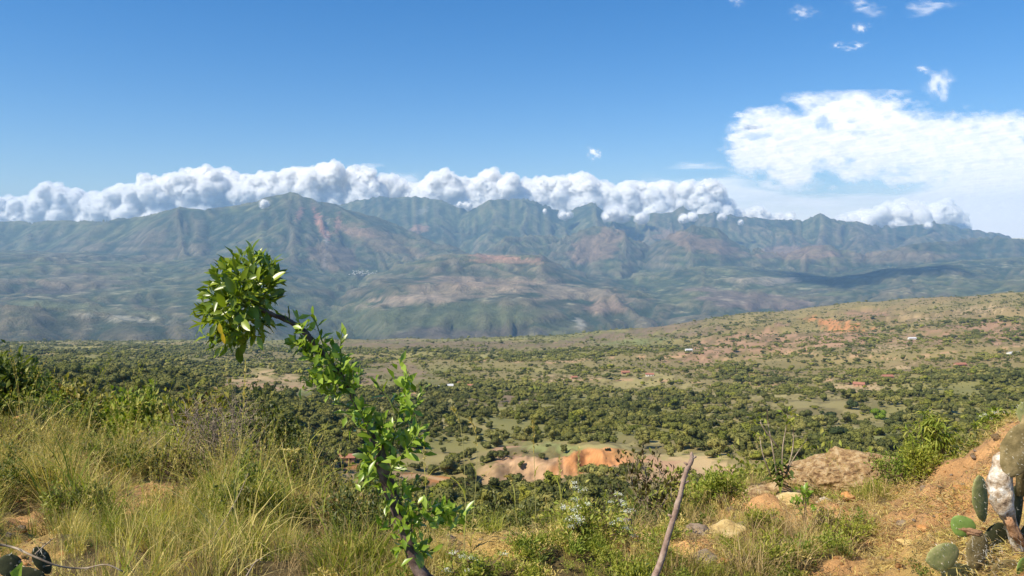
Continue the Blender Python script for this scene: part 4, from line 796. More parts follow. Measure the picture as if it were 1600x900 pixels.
def rock_shape(seed, sub, rough=.35, facets=15):
    rng = np.random.default_rng(seed); v, f = ICO[sub]; v = v.copy()
    for _ in range(facets):
        n_ = unit(rng.normal(size=3)); d = rng.uniform(.50, .82); t = v @ n_ - d; v = v - np.clip(t, 0, None)[:, None] * n_ * .98
    r1 = fbm3(v * 2.2 + seed, 4, 3); r2 = 1 - np.abs(2 * fbm3(v * 5.5 + seed, 4, 4) - 1)
    r3 = (1 - np.abs(2 * fbm3(v * 14 + seed, 3, 6) - 1) - .6) * (.35 if sub >= 5 else 0)
    return v * (1 + rough * ((r1 - .5) * 1.2 + (r2 - .6) * .45 + r3))[:, None], f
def rock(name, label, cat, px_, py_, Y_, w_, h_, d_, mat, seed, sub=4, rough=.35, rz=0, group=None, sink=.3):
    v, f = rock_shape(seed, sub, rough); k = Y_ / FP; c_ = at(px_, py_, Y_)
    v = v * np.array((w_ * k / 2, d_ / 2, h_ * k / 2)); ca, sa = math.cos(rz), math.sin(rz); v[:, [0, 2]] = np.stack([v[:, 0] * ca - v[:, 2] * sa, v[:, 0] * sa + v[:, 2] * ca], 1)
    g_ = float(gz(c_.x, Y_)); z = g_ + h_ * k * (.5 - sink)
    o = link(name, raw_mesh(name, v, f, mat, sub >= 5), None, (c_.x, Y_, z)); return tag(o, label, cat, group)
rk = rock('rock_outcrop', 'large rough brown rock mound rising on the ridge edge', 'rock', 1318, 742, 7.4, 215, 112, 1.2, M_ROCKB, 11, 6, .40, sink=.36); rk.data.polygons.foreach_set('use_smooth', np.zeros(len(rk.data.polygons), bool))
rock('rock_outcrop', 'lower brown shoulder of rock left of the large mound', 'rock', 1225, 765, 6.9, 130, 60, .6, M_ROCKB, 12, 5, .45, sink=.40)
rock('rock_outcrop', 'right hand rough shoulder of the brown rock mound', 'rock', 1385, 752, 7.2, 110, 84, .7, M_ROCKB, 18, 5, .5, sink=.42)
RK = [(1292, 762, 6.2, 46, 26, M_ROCKW, 'pale cracked stone at the foot of the brown mound'), (1322, 772, 6.0, 34, 24, M_ROCKO, 'orange block beside the pale cracked stone'), (1240, 778, 6.0, 70, 22, M_ROCKY, 'yellow stone slab below the rosette plant'), (1125, 845, 4.9, 92, 40, M_ROCKY, 'big yellow slab of rock right of the dead stick'), (1090, 858, 4.7, 46, 34, M_ROCKG, 'grey stone wedged against the big yellow slab'), (1092, 832, 5.0, 34, 26, M_ROCKG, 'brown grey stone on top left of the yellow slab'), (1158, 826, 5.1, 34, 20, M_ROCKG, 'dark stone at the right end of the yellow slab'),
      (972, 842, 4.7, 44, 30, M_ROCKG, 'grey rounded rock behind the white flowered bush'), (1008, 846, 4.7, 38, 22, M_ROCKY, 'yellow rock right of the grey rounded one'), (1026, 856, 4.6, 26, 16, M_ROCKW, 'pale stone just left of the dead stick'), (1312, 822, 4.9, 24, 20, M_ROCKW, 'pale yellow stone lying alone in the grass'), (1410, 802, 4.9, 24, 16, M_ROCKG, 'dark grey stone on the path edge below the low bush'), (1418, 823, 4.6, 34, 13, M_ROCKY, 'long flat pale stone on the orange soil'), (1440, 815, 4.6, 22, 12, M_ROCKO, 'small orange stone right of the long flat one'),
      (1100, 893, 4.05, 60, 24, M_ROCKG, 'grey stone at the bottom edge below the yellow slab'), (1128, 890, 4.0, 22, 16, M_ROCKO, 'reddish pebble at the bottom edge'), (1255, 884, 4.1, 16, 10, M_ROCKW, 'small pale stone at the bottom between grass tufts'), (1175, 772, 6.6, 40, 18, M_ROCKB, 'dark brown boulder top left of the yellow slabs'), (1500, 760, 5.2, 30, 14, M_ROCKO, 'orange lump on the right hand bank'), (1545, 838, 4.0, 26, 14, M_ROCKO, 'reddish stone between the cactus pads'),
      (300, 850, 4.3, 20, 12, M_ROCKO, 'orange stone in the tall grass at left'), (40, 655, 11.5, 62, 50, M_ROCKO, 'orange earth hummock at the left edge'), (70, 650, 11.3, 26, 30, M_ROCKB, 'dark topped clod right of the orange hummock'), (1365, 700, 7.1, 40, 22, M_ROCKB, 'rough stone on the right shoulder of the brown mound'), (1270, 706, 7.2, 34, 20, M_ROCKB, 'rough stone on the left shoulder of the brown mound')]
for k_, (a, b_, Y_, w_, h_, mt, lb) in enumerate(RK): rock('stone', lb, 'stone', a, b_, Y_, w_, h_, w_ * Y_ / FP * .8, mt, 30 + k_, 4 if w_ > 30 else 3, .4, group='stones on the ridge')
# rubble
rng = np.random.default_rng(41)
PB = [raw_mesh('pebble', rock_shape(70 + i, 2, .5)[0] * (1, .8, .55), ICO[2][1], [M_ROCKO, M_ROCKY, M_ROCKB, M_ROCKO, M_ROCKG][i % 5]) for i in range(10)]
n = 9000; ppx = rng.uniform(-40, 1660, n); pY = rng.uniform(3.2, 9, n); pX = (ppx - 800) / FP * pY; pz = gz(pX, pY); a_, b2 = seen(pX, pY, pz)
bw = bare_near(a_, b2, pX, pY) * (.4 + fbm(pX * 3, pY * 3, 3, 81)); kp = rng.random(n) < bw * .95 + .02; pX, pY, pz = pX[kp], pY[kp], pz[kp]; n = len(pX)
sc_ = np.clip(rng.lognormal(math.log(.010), .6, n), .004, .05)[:, None] * rng.uniform(.7, 1.3, (n, 3))
scatter('gravel', np.stack([pX, pY, pz + sc_[:, 2] * .2], 1), rng.uniform(0, 6.28, (n, 3)) * (.1, .1, 1), sc_, rng.integers(0, 10, n), PB, 'loose gravel and crumbs of orange stone on the bare soil')

rl = np.random.default_rng(45); LT = []
for i in range(4):
    m_ = 26; P = np.stack([rl.normal(0, .05, m_), rl.normal(0, .05, m_), np.abs(rl.normal(.004, .006, m_))], 1); LT.append(raw_mesh('litter', *leaf_faces(P, rl.normal(0, 1, (m_, 3)) * (1, 1, .25), np.tile((0, 0, 1.), (m_, 1)) + rl.normal(0, .3, (m_, 3)), rl.uniform(.02, .07, m_), .004, .1, .1), [M_STRAW, M_DEADG][i % 2]))
n = 7500; ppx = rl.uniform(560, 1660, n); pY = rl.uniform(3.2, 7.5, n); pX = (ppx - 800) / FP * pY; pz = gz(pX, pY); a_, b2 = seen(pX, pY, pz); kp = rl.random(n) < bare_near(a_, b2, pX, pY) * sstep(.30, .55, fbm(pX * 2.2, pY * 2.2, 3, 83)); pX, pY, pz = pX[kp], pY[kp], pz[kp]; n = len(pX)
scatter('dry_litter', np.stack([pX, pY, pz + .006], 1), np.stack([rl.normal(0, .3, n), rl.normal(0, .3, n), rl.uniform(0, 6.28, n)], 1), rl.uniform(.5, 1.3, n)[:, None] * np.ones(3), rl.integers(0, 4, n), LT, 'dry straw litter lying on the orange soil')
# ------------------------------------------------------------------ grasses
def tuft(seed, n, h, spread, wd, lean, mat, seedhead=0):
    r = np.random.default_rng(seed); rad = spread * np.sqrt(r.random(n)); a = r.uniform(0, 6.28, n); P = np.stack([rad * np.cos(a), rad * np.sin(a), np.full(n, -.03)], 1)
    v, f = blade_faces(P, h * r.uniform(.45, 1.15, n), r.uniform(.15, lean, n), a + r.normal(0, .8, n), wd * r.uniform(.6, 1.2, n), r, 4)
    parts = [(v, f)]
    for _ in range(seedhead):
        hh = h * r.uniform(1.2, 1.7); aa = r.uniform(0, 6.28); dx, dy = math.cos(aa) * .2 * hh, math.sin(aa) * .2 * hh
        t = np.linspace(.0, 1, 7); st_ = np.stack([dx * t ** 2, dy * t ** 2, hh * (t - .1 * t ** 3)], 1); b = MB(); b.tube(st_, np.linspace(.0014, .0007, 7), 3, cap=False)
        parts.append((np.concatenate(b.v), np.array([[q[0], q[1], q[2]] for q in b.f] + [[q[0], q[2], q[3]] for q in b.f])))
        m_ = 14; s_ = r.uniform(.72, 1, m_); c_ = np.stack([np.interp(s_, t, st_[:, j]) for j in range(3)], 1); D = unit(r.normal(0, .45, (m_, 3)) + (dx, dy, .9)); parts.append(leaf_faces(c_, D, unit(r.normal(size=(m_, 3))), .022, .005, .1, .1))
    v, f = cat_faces(parts); return raw_mesh('tuft', v, f, mat)
T_TALL_S = [tuft(1 + i, 46, .42, .09, .0055, .75, M_STRAW, 2) for i in range(3)]; T_TALL_G = [tuft(11 + i, 46, .36, .08, .0075, .8, M_GRASS, 0) for i in range(3)]
T_REED = [tuft(51 + i, 15, .62, .10, .010, 1.35, [M_GRASS, M_STRAW][i % 2], 3) for i in range(3)]; T_DEAD = [tuft(61 + i, 50, .30, .11, .005, 1.3, M_DEADG, 0) for i in range(2)]
T_MID_S = [tuft(21 + i, 44, .20, .09, .0045, 1.0, M_STRAW, 1) for i in range(2)]; T_MID_G = [tuft(31 + i, 44, .17, .08, .0055, 1.1, M_GRASS) for i in range(3)]; T_DARK = [tuft(41 + i, 40, .28, .09, .006, .9, M_GRASSD) for i in range(2)]
rng = np.random.default_rng(77)
def grass_field(n, x0, x1, Y0, Y1, seed):
    a = rng.uniform(x0, x1, n); Y_ = Y0 + (Y1 - Y0) * rng.random(n) ** .8; X_ = (a - 800) / FP * Y_; return X_, Y_
protos = T_TALL_S + T_TALL_G + T_MID_S + T_MID_G + T_DARK + T_REED + T_DEAD       # 0-2, 3-5, 6-7, 8-10, 11-12
Xs, Ys = grass_field(26000, -120, 1720, 2.9, 14, 1)
zs = gz(Xs, Ys); a_, b2 = seen(Xs, Ys, zs); bw = bare_near(a_, b2, Xs, Ys); f1 = fbm(Xs * 1.1, Ys * 1.1, 4, 90); f2 = fbm(Xs * 2.6 + 9, Ys * 2.6, 3, 91)
left = sstep(820, 640, a_)
pr = (.12 + .76 * sstep(.38, .56, f2)) * (1 - .86 * bw) * (left * .95 + (1 - left) * (.85 - .45 * sstep(1180, 1500, a_)))
pr *= np.where(Ys > 9, np.where(a_ < 480, 1, .4), 1) * (1 - sstep(1480, 1560, a_) * .92)
kp = rng.random(len(Xs)) < pr; Xs, Ys, zs, a_, f1, f2, left, bw = [q[kp] for q in (Xs, Ys, zs, a_, f1, f2, left, bw)]; n = len(Xs); u = rng.random(n)
straw = u < (.66 + 1.4 * (f1 - .5) + .18 * sstep(380, 100, a_) - .18 * sstep(250, 420, a_) * (Ys < 6))
tall = rng.random(n) < left * .9
idx = np.where(tall, np.where(straw, rng.integers(0, 3, n), rng.integers(3, 6, n)), np.where(straw, rng.integers(6, 8, n), rng.integers(8, 11, n)))
dk = rng.random(n) < .18 + .17 * (a_ < 330); idx = np.where(dk & tall, rng.integers(11, 13, n), idx); uu = rng.random(n); idx = np.where(tall & (uu < .10), rng.integers(13, 16, n), idx); idx = np.where((uu > .72 + .5 * (f2 - .5)) , rng.integers(16, 18, n), idx)
s_ = rng.uniform(.4, 1.1, n) * (.30 + 1.40 * fbm(Xs * 1.7 + 4, Ys * 1.7, 3, 97)) * (1 - .45 * bw) * np.where(tall, .9 + .0 * a_, .95); s_ *= np.where((a_ > 600) & (a_ < 880), .72, 1) * np.where(Ys < 4.6, .8, 1)
rot = np.stack([rng.normal(0, .12, n), rng.normal(0, .12, n), rng.uniform(0, 6.28, n)], 1)
scatter('grass', np.stack([Xs, Ys, zs], 1), rot, np.stack([s_, s_, s_ * rng.uniform(.8, 1.2, n)], 1), idx, protos, 'tall dry straw and green grass covering the ridge')
print('tufts', n)

# ------------------------------------------------------------------ shrubs
def bush_mesh(seed, Hh, Wd, nl, ll, lw, stems=7, shell=.55, droop=0, twigs=3, base_h=.1, tr=.006, twist=1.0):
    r = np.random.default_rng(seed); b = MB(); tips = []
    for i in range(stems):
        a = r.uniform(0, 6.28); rr = Wd / 2 * r.uniform(.15, .9); ht = Hh * (1 - .5 * (rr / (Wd / 2)) ** 2) * r.uniform(.7, 1.0)
        p = smooth_path([(r.normal(0, .015), r.normal(0, .015), -.05), (rr * .35 * math.cos(a), rr * .35 * math.sin(a), ht * .4), (rr * .75 * math.cos(a + .2) + r.normal(0, .05) * Wd, rr * .75 * math.sin(a + .2), ht * .75), (rr * math.cos(a), rr * math.sin(a), ht)], 9)
        b.tube(p, np.linspace(tr, tr * .25, 9), 4, cap=False); tips += [(q, 1.) for q in p[4:]]
        for _ in range(twigs):
            j = r.integers(3, 8); d = unit(r.normal(size=3) + (0, 0, .5)) * r.uniform(.12, .3) * max(Hh, Wd); q = np.array([p[j], p[j] + d * .5 + r.normal(0, .02, 3), p[j] + d]); q[:, 2] = np.maximum(q[:, 2], .02)
            b.tube(q, [tr * .5, tr * .3, tr * .12], 3, cap=False); tips += [(q[1], 1), (q[2], 1), ((q[1] + q[2]) / 2, 1)]
    Tp = np.array([t[0] for t in tips]); pk = r.integers(0, len(Tp), nl); P = Tp[pk] + r.normal(0, .045, (nl, 3)) * max(Hh, Wd) * shell * 1.6; P[:, 2] = np.maximum(P[:, 2], base_h * Hh * r.random(nl))
    o_ = unit(P - np.array((0, 0, Hh * .35))); D = unit(o_ * .6 + r.normal(0, .6, (nl, 3)) + (0, 0, .35 - droop)); Nn = unit(r.normal(0, .7 * twist, (nl, 3)) + o_ * .5 + (0, 0, .8)); s_ = r.uniform(.6, 1.25, nl)
    v, f = leaf_faces(P, D, Nn, ll * s_, lw * s_, .2, .12 + droop * .3); return b, v, f
def bush(label, px_, Y_, Hh, Wd, nl, ll, lw, mat, seed, cat='bush', name='bush', twig=None, flowers=0, z=None, group='bushes along the ridge', **kw):
    x_ = (px_ - 800) / FP * Y_ * 1.02; g_ = float(gz(x_, Y_)) if z is None else z
    e = empty(name, (x_, Y_, g_), label, cat, group); b, v, f = bush_mesh(seed, Hh, Wd, nl, ll, lw, **kw)
    b.build('branches', twig or M_DTWIG, e, True)
    if nl: o = link('foliage', raw_mesh('foliage', v, f, mat), e); o['kind'] = 'stuff'
    if flowers:
        r = np.random.default_rng(seed + 5); P = v.reshape(-1, 5, 3)[:, 0]; top = P[np.argsort(-(P[:, 2] - .25 * P[:, 1] + .25 * np.abs(P[:, 0]) + r.normal(0, .03, len(P))))][:flowers * 4][r.permutation(flowers * 4)[:flowers]]
        V = []
        for q in top:
            m_ = 46; d = unit(r.normal(size=(m_, 3)) + (0, 0, .6)); c_ = q + r.normal(0, .008, (m_, 3)) * (1.3, 1.3, .5) + (0, 0, .012); V.append(leaf_faces(c_, d, unit(r.normal(size=(m_, 3))), .006, .004, .1, 0))
        for q in V: o = link('flower_head', raw_mesh('flower_head', *q, M_FLOWER), e)
    return e
bush('dense bush at the left edge rising above the orange hummock', 40, 14.5, 1.25, 1.3, 7000, .036, .016, M_SHRUBY, 1, stems=14, twigs=6)
bush('round grey green bush right of the left edge bush', 128, 19, 1.05, 2.0, 6500, .052, .024, M_SHRUB, 2, stems=14, twigs=6)
bush('wide olive bush on the left slope, third from the edge', 205, 23, 1.3, 2.6, 6500, .060, .028, M_SHRUBY, 3, stems=14, twigs=6)
bush('low bush on the left slope in front of the wide olive one', 180, 15, .8, 1.6, 4200, .04, .018, M_SHRUBY, 4, stems=12, twigs=5)
bush('yellow green bush at the end of the left slope', 290, 15, 1.0, 1.5, 3800, .045, .018, M_SHRUBY, 5, stems=12, twigs=6)
bush('olive bush behind the bare thorny shrub', 345, 13, 1.15, 1.3, 3000, .045, .022, M_SHRUB, 6, stems=12, twigs=6)
bush('tall dark leaved bush left of the sapling', 424, 9.3, 1.38, .85, 2600, .055, .030, M_SHRUBD, 7, stems=12, twigs=7, shell=.35)
bush('bare grey thorny shrub with almost no leaves', 330, 8.7, 1.18, 1.15, 260, .03, .014, M_SHRUB, 8, stems=26, twigs=14, twig=M_TWIG, tr=.010)
bush('second bare twiggy shrub rising left of the dark leaved bush', 372, 8.4, 1.22, .8, 200, .03, .014, M_SHRUB, 108, stems=20, twigs=12, twig=M_TWIG, tr=.008)
bush('dark brown thicket at the foot of the dark leaved bush', 455, 8.2, .75, .9, 2200, .035, .016, M_SHRUBD, 109, stems=14, twigs=9)
bush('sparse twiggy bush between the dark bush and the sapling', 500, 8.6, .80, .9, 900, .035, .015, M_BROWNLEAF, 9, stems=14, twigs=8, twig=M_TWIG)
bush('thin brown bush under the dark leaved bush', 380, 7.6, .62, .9, 1300, .03, .013, M_SHRUBD, 10, stems=12, twigs=7)
bush('grey tangle of dry twigs in the grass at left', 235, 8.6, .62, .8, 120, .03, .014, M_STRAW, 11, stems=16, twigs=10, twig=M_TWIG, tr=.005)
bush('low bush in front of the dark hollow at left', 255, 10.5, .7, 1.0, 2000, .04, .018, M_SHRUBY, 12, stems=10, twigs=6)
bush('wild bush with clusters of small white flowers', 920, 4.35, .22, .58, 1900, .030, .013, M_SHRUBY, 13, cat='flowering bush', flowers=34, stems=16, twigs=6, name='flowering_bush')
bush('low second clump of white flowers at the bottom edge', 735, 3.75, .15, .28, 600, .022, .010, M_SHRUBY, 14, cat='flowering bush', flowers=7, name='flowering_bush')
bush('bush with brown and yellow leaves left of the dead stick', 1015, 6.0, .78, .62, 620, .046, .022, M_BROWNLEAF, 15, stems=11, twigs=7, twig=M_TWIG, shell=.25)
bush('dense low olive bush below the brown leaved one', 1000, 5.4, .26, .6, 2000, .026, .011, M_SHRUB, 16, stems=16, twigs=7)
bush('fresh green bush right of the dead stick', 1122, 6.2, .40, .5, 2200, .032, .014, M_SHRUBY, 17, stems=12, twigs=6)
bush('dark green weed clump at the foot of the dead stick', 1062, 5.2, .17, .3, 900, .034, .012, M_SHRUB, 18)
bush('drooping long leaved shrub between the mound and the right bank', 1455, 6.5, .52, .40, 620, .080, .017, M_SHRUBY, 19, stems=12, twigs=5, droop=1.1, shell=.3)
bush('low spreading bush below the drooping shrub', 1402, 6.0, .26, .5, 1900, .026, .011, M_SHRUBY, 20, stems=14, twigs=7)
bush('grassy weed on the slope right of the low spreading bush', 1432, 5.7, .26, .42, 1500, .03, .010, M_GRASS, 21, stems=10, twigs=6)
bush('white tipped plant on the skyline of the right bank', 1556, 6.35, .24, .36, 500, .045, .014, M_SHRUBY, 22, flowers=5, stems=9, droop=.5, cat='flowering plant')
bush('leafy weed left of the skyline plant on the right bank', 1512, 6.5, .20, .30, 400, .04, .014, M_SHRUB, 23, stems=8, droop=.4)
bush('broad leaved seedling in the gravel slope', 1258, 5.1, .30, .13, 60, .055, .028, M_LEAF_FRESH, 24, stems=3, twigs=3, shell=.2, cat='plant', name='seedling')
bush('dry dark weed beside the broad leaved seedling', 1285, 4.9, .16, .26, 500, .022, .008, M_BROWNLEAF, 25, stems=10, twigs=6)
bush('upright yellow green seedling in front of the flowered bush', 848, 3.05, .36, .10, 110, .055, .015, M_SHRUBY, 26, stems=2, twigs=4, shell=.25, cat='plant', name='seedling')
bush('dark bush on the slope just beyond the orange soil edge', 800, 7.2, .55, .9, 2400, .04, .018, M_SHRUBD, 27, stems=12, twigs=6)
bush('olive bush on the slope right of the sapling', 700, 6.6, .42, .7, 1800, .035, .016, M_SHRUB, 28, stems=12, twigs=6)
bush('short green bush under the gravel slope', 1190, 5.0, .13, .34, 1200, .026, .010, M_GRASS, 29, stems=10, twigs=6)
bush('small clump of weeds at the bottom right of the path', 1330, 4.6, .15, .34, 1000, .024, .009, M_GRASS, 30, stems=10, twigs=5)
WL = [raw_mesh('weed', *bush_mesh(90 + i, .34, .36, 420, .034, .012, stems=9, twigs=5, tr=.003)[1:], [M_SHRUBD, M_BROWNLEAF, M_SHRUB, M_DEADG, M_SHRUBD][i]) for i in range(5)]
n = 900; ppx = rng.uniform(-120, 640, n); pY = rng.uniform(4.2, 13.5, n); pX = (ppx - 800) / FP * pY; pz = gz(pX, pY); kp = rng.random(n) < sstep(.46, .60, fbm(pX * 1.3 + 3, pY * 1.3, 3, 98)); pX, pY, pz = pX[kp], pY[kp], pz[kp]; n = len(pX)
scatter('tall_weeds', np.stack([pX, pY, pz], 1), np.stack([0 * pX, 0 * pX, rng.uniform(0, 6.28, n)], 1), rng.uniform(.45, 1.1, n)[:, None] * np.ones(3), rng.integers(0, 5, n), WL, 'dark and brown weeds growing through the tall grass on the left slope')
# low weeds as ground cover and scrub down the left slope
WD = [raw_mesh('weed', *bush_mesh(60 + i, .16, .26, 220, .030, .010, stems=6, twigs=3)[1:], [M_GRASS, M_SHRUBY, M_SHRUB, M_STRAW][i % 4]) for i in range(6)]
n = 2600; ppx = rng.uniform(480, 1500, n); pY = rng.uniform(3.6, 8, n); pX = (ppx - 800) / FP * pY; pz = gz(pX, pY); a_, b2 = seen(pX, pY, pz); bw = bare_near(a_, b2, pX, pY)
kp = rng.random(n) < (1 - bw * .93) * .6 * sstep(.42, .58, fbm(pX * 1.8, pY * 1.8, 3, 95)); pX, pY, pz = pX[kp], pY[kp], pz[kp]; n = len(pX); s_ = rng.uniform(.35, .85, n)[:, None] * np.ones(3)
scatter('weeds', np.stack([pX, pY, pz], 1), np.stack([0 * pX, 0 * pX, rng.uniform(0, 6.28, n)], 1), s_, rng.integers(0, 6, n), WD, 'low green weeds between the grass and the stones')
SB = []
for i in range(5):
    v, f = bush_mesh(160 + i, .8, 1.1, 900, .07, .035, stems=8, twigs=5)[1:]; SB.append(raw_mesh('scrub', v, f, [M_SHRUB, M_SHRUBY, M_SHRUBY, M_SHRUB, M_BROWNLEAF][i]))
n = 4200; ppx = rng.uniform(-150, 1700, n); pY = 12 + 150 * rng.random(n) ** 1.5; pX = (ppx - 800) / FP * pY; pz = gz(pX, pY); kp = rng.random(n) < (.35 + .65 * sstep(.42, .55, fbm(pX / 9, pY / 9, 3, 96))); pX, pY, pz = pX[kp], pY[kp], pz[kp]; n = len(pX)
s_ = (rng.uniform(.6, 1.6, n) * (1 + pY / 130))[:, None] * np.ones(3); scatter('scrub', np.stack([pX, pY, pz - .1], 1), np.stack([0 * pX, 0 * pX, rng.uniform(0, 6.28, n)], 1), s_, rng.integers(0, 5, n), SB, 'scrub running down the slope behind the ridge edge')

# rosette plant with tall bare stems
e = empty('rosette_plant', at(1220, 758, 6.6), 'leafy rosette plant with tall bare branching stems beside the brown mound', 'plant')
r = np.random.default_rng(8); m_ = 70; a = r.uniform(0, 6.28, m_); P = np.stack([r.normal(0, .03, m_), r.normal(0, .03, m_), r.uniform(.0, .20, m_)], 1); D = np.stack([np.cos(a), np.sin(a), r.uniform(-.6, .7, m_)], 1)
o = link('foliage', raw_mesh('foliage', *leaf_faces(P, D, np.stack([-D[:, 2] * np.cos(a), -D[:, 2] * np.sin(a), 0 * a + .9], 1), r.uniform(.08, .14, m_), .034, .2, .25), M_SHRUB), e); o['kind'] = 'stuff'
def kpt(px_, py_, dy=0): q = at(px_, py_, 6.6 + dy) - Vector(at(1220, 758, 6.6)); return q
for pts, lf in [([(1215, 748), (1207, 700), (1200, 660), (1199, 640)], 0), ([(1222, 748), (1223, 700), (1228, 670), (1231, 650)], 5), ([(1226, 748), (1237, 710), (1240, 680), (1237, 650)], 4), ([(1205, 745), (1192, 710), (1187, 682)], 4), ([(1228, 745), (1238, 720), (1262, 684)], 0), ([(1216, 700), (1190, 664), (1190, 655)], 5)]:
    q = [kpt(a_, b_, (i * .03) * (-1) ** i) for i, (a_, b_) in enumerate(pts)]; b = MB(); b.tube(smooth_path(q, 12), np.linspace(.007, .003, 12), 5); st_ = b.build('stem', M_TWIG, e, True)
    if lf:
        tip = np.array(q[-1]); m_ = lf * 3; v, f = leaf_faces(tip + r.normal(0, .03, (m_, 3)), unit(r.normal(size=(m_, 3)) + (0, 0, -.3)), unit(r.normal(size=(m_, 3)) + (0, 0, 1)), .055, .02); o = link('leaves', raw_mesh('leaves', v, f, M_SHRUBY), st_); o['kind'] = 'stuff'
# fern frond with dark leaflets hanging over the yellow rocks
e = empty('fern', at(1140, 815, 5.3), 'small dark fern frond arching over the yellow slab', 'fern'); b = MB(); q = smooth_path([Vector((0, 0, 0)), at(1150, 800, 5.3) - e.location, at(1165, 795, 5.3) - e.location, at(1178, 800, 5.3) - e.location], 14); b.tube(q, .0015, 4); b.build('stem', M_DTWIG, e)
P = np.repeat(q[2:], 2, 0); D = np.tile(np.array([(.1, .3, -1), (-.1, -.3, .8)]), (12, 1)); o = link('leaves', raw_mesh('leaves', *leaf_faces(P, D, np.tile((0, -1., .3), (24, 1)), .022, .008), M_SHRUBD), e); o['kind'] = 'stuff'

# ------------------------------------------------------------------ single tall grass stalks with seed heads
def stalk(label, pts, Y_, rad=.0022, head=.3, n_head=46, hl=.03, mat=None):
    q = [np.array(at(a_, b_, Y_)) for a_, b_ in pts]; b0 = q[0].copy(); g_ = float(gz(b0[0], b0[1]))
    if b0[2] > g_: q.insert(0, np.array((b0[0] + .02, b0[1], g_ - .03)))
    base = Vector(q[0]); q = np.array(q) - q[0]; e = empty('grass_stalk', base, label, 'grass stalk', 'tall grass stalks standing out of the grass')
    pth = smooth_path(q, 22); b = MB(); b.tube(pth, np.linspace(rad, rad * .45, 22), 5); b.build('stem', M_STEM, e, True)
    r = np.random.default_rng(int(pts[0][0])); s_ = r.uniform(1 - head, 1, n_head); t = np.linspace(0, 1, 22); c_ = np.stack([np.interp(s_, t, pth[:, j]) for j in range(3)], 1); T_ = unit(pth[-1] - pth[-6])
    v, f = leaf_faces(c_, unit(r.normal(0, .35, (n_head, 3)) + T_), unit(r.normal(size=(n_head, 3))), hl * r.uniform(.5, 1, n_head), .0065, .1, .1); o = link('seed_head', raw_mesh('seed_head', v, f, M_STRAW), e)
    nb = 4; s_ = r.uniform(.15, .6, nb); c_ = np.stack([np.interp(s_, t, pth[:, j]) for j in range(3)], 1); v, f = blade_faces(c_, r.uniform(.1, .22, nb), r.uniform(.6, 1.2, nb), r.uniform(0, 6.28, nb), np.full(nb, .008), r, 4); link('blade', raw_mesh('blade', v, f, M_GRASS), e)
M_STEM = flat_mat('grass stem', (.42, .38, .13), .6)
for k_, (pts, Y_, lb) in enumerate([([(366, 790), (372, 730), (380, 640), (384, 570)], 3.6, 'very tall thin stalk reaching up past the dark leaved bush'), ([(485, 790), (484, 740), (480, 700), (462, 705), (440, 702)], 4.0, 'stalk with a nodding straw head left of the sapling'), ([(505, 800), (500, 740), (486, 696)], 4.2, 'stalk with pale drooping seeds left of the red roofed shed'),
        ([(432, 830), (445, 780), (437, 735), (428, 720)], 4.4, 'bent straw stalk in front of the dark bush'), ([(725, 860), (728, 800), (724, 700), (716, 650), (706, 640)], 3.8, 'tall pale stalk right of the sapling'), ([(735, 850), (742, 780), (745, 690), (735, 655)], 4.3, 'slim stalk beside the tall pale one'),
        ([(838, 850), (836, 760), (834, 700), (832, 660)], 4.2, 'straight stalk in front of the orange cut bank'), ([(880, 860), (876, 780), (874, 715)], 4.6, 'thin stalk rising over the flowered bush'), ([(905, 840), (903, 770), (905, 700)], 5, 'green stalk right of the flowered bush top'), ([(590, 850), (560, 790), (548, 760), (545, 720)], 4.1, 'stalk leaning behind the sapling trunk'),
        ([(100, 870), (82, 790), (70, 735), (52, 705)], 4.6, 'pale feathery stalk at the far left'), ([(190, 850), (200, 760), (212, 690), (220, 675)], 5.2, 'stiff stalk left of the grey twig tangle'), ([(812, 850), (806, 800), (802, 750), (790, 745)], 4.6, 'short arching straw stalk in the middle'), ([(668, 800), (664, 740), (663, 690)], 4.9, 'fine stalk between the sapling leaves and the track')]):
    stalk(lb, pts, Y_)

# ------------------------------------------------------------------ dead stick, twigs at the lower left
q = [at(1015, 930, 2.9), at(1024, 900, 2.9), at(1040, 852, 2.9), at(1052, 812, 2.9), at(1062, 778, 2.9), at(1071, 742, 2.9), at(1078, 722, 2.9), at(1081, 706, 2.9)]
bx_, g_ = q[0].x - .06, float(gz(q[0].x - .06, 2.9)); q = [Vector((bx_ - .03, 2.9, g_ - .05))] + q
e = empty('dead_stick', q[0], 'dead broken stick leaning right in front of the rocks', 'stick'); b = MB(); pth = smooth_path(np.array(q) - np.array(q[0]), 44); t = np.linspace(0, 1, 44)
rd = (.0135 * (1 - t) + .0075 * t) * (1 + .16 * (fbm(t * 16, t * 0, 3, 7) - .5) * 2); rd[-2] *= .7; rd[-1] *= .25; b.tube(pth + np.stack([(fbm(t * 9, 0 * t, 3, 9) - .5) * .012, 0 * t, 0 * t], 1), rd, 12); b.build('stem', M_STICK, e, True)
for (j, sx, L_) in [(30, 1, .02), (36, -1, .018), (22, -1, .022), (39, 1, .02)]:
    b = MB(); b.tube([pth[j], pth[j] + np.array((sx * L_, -.004, .012))], [.006, .0035], 7); b.build('knot', M_STICK, e, True)
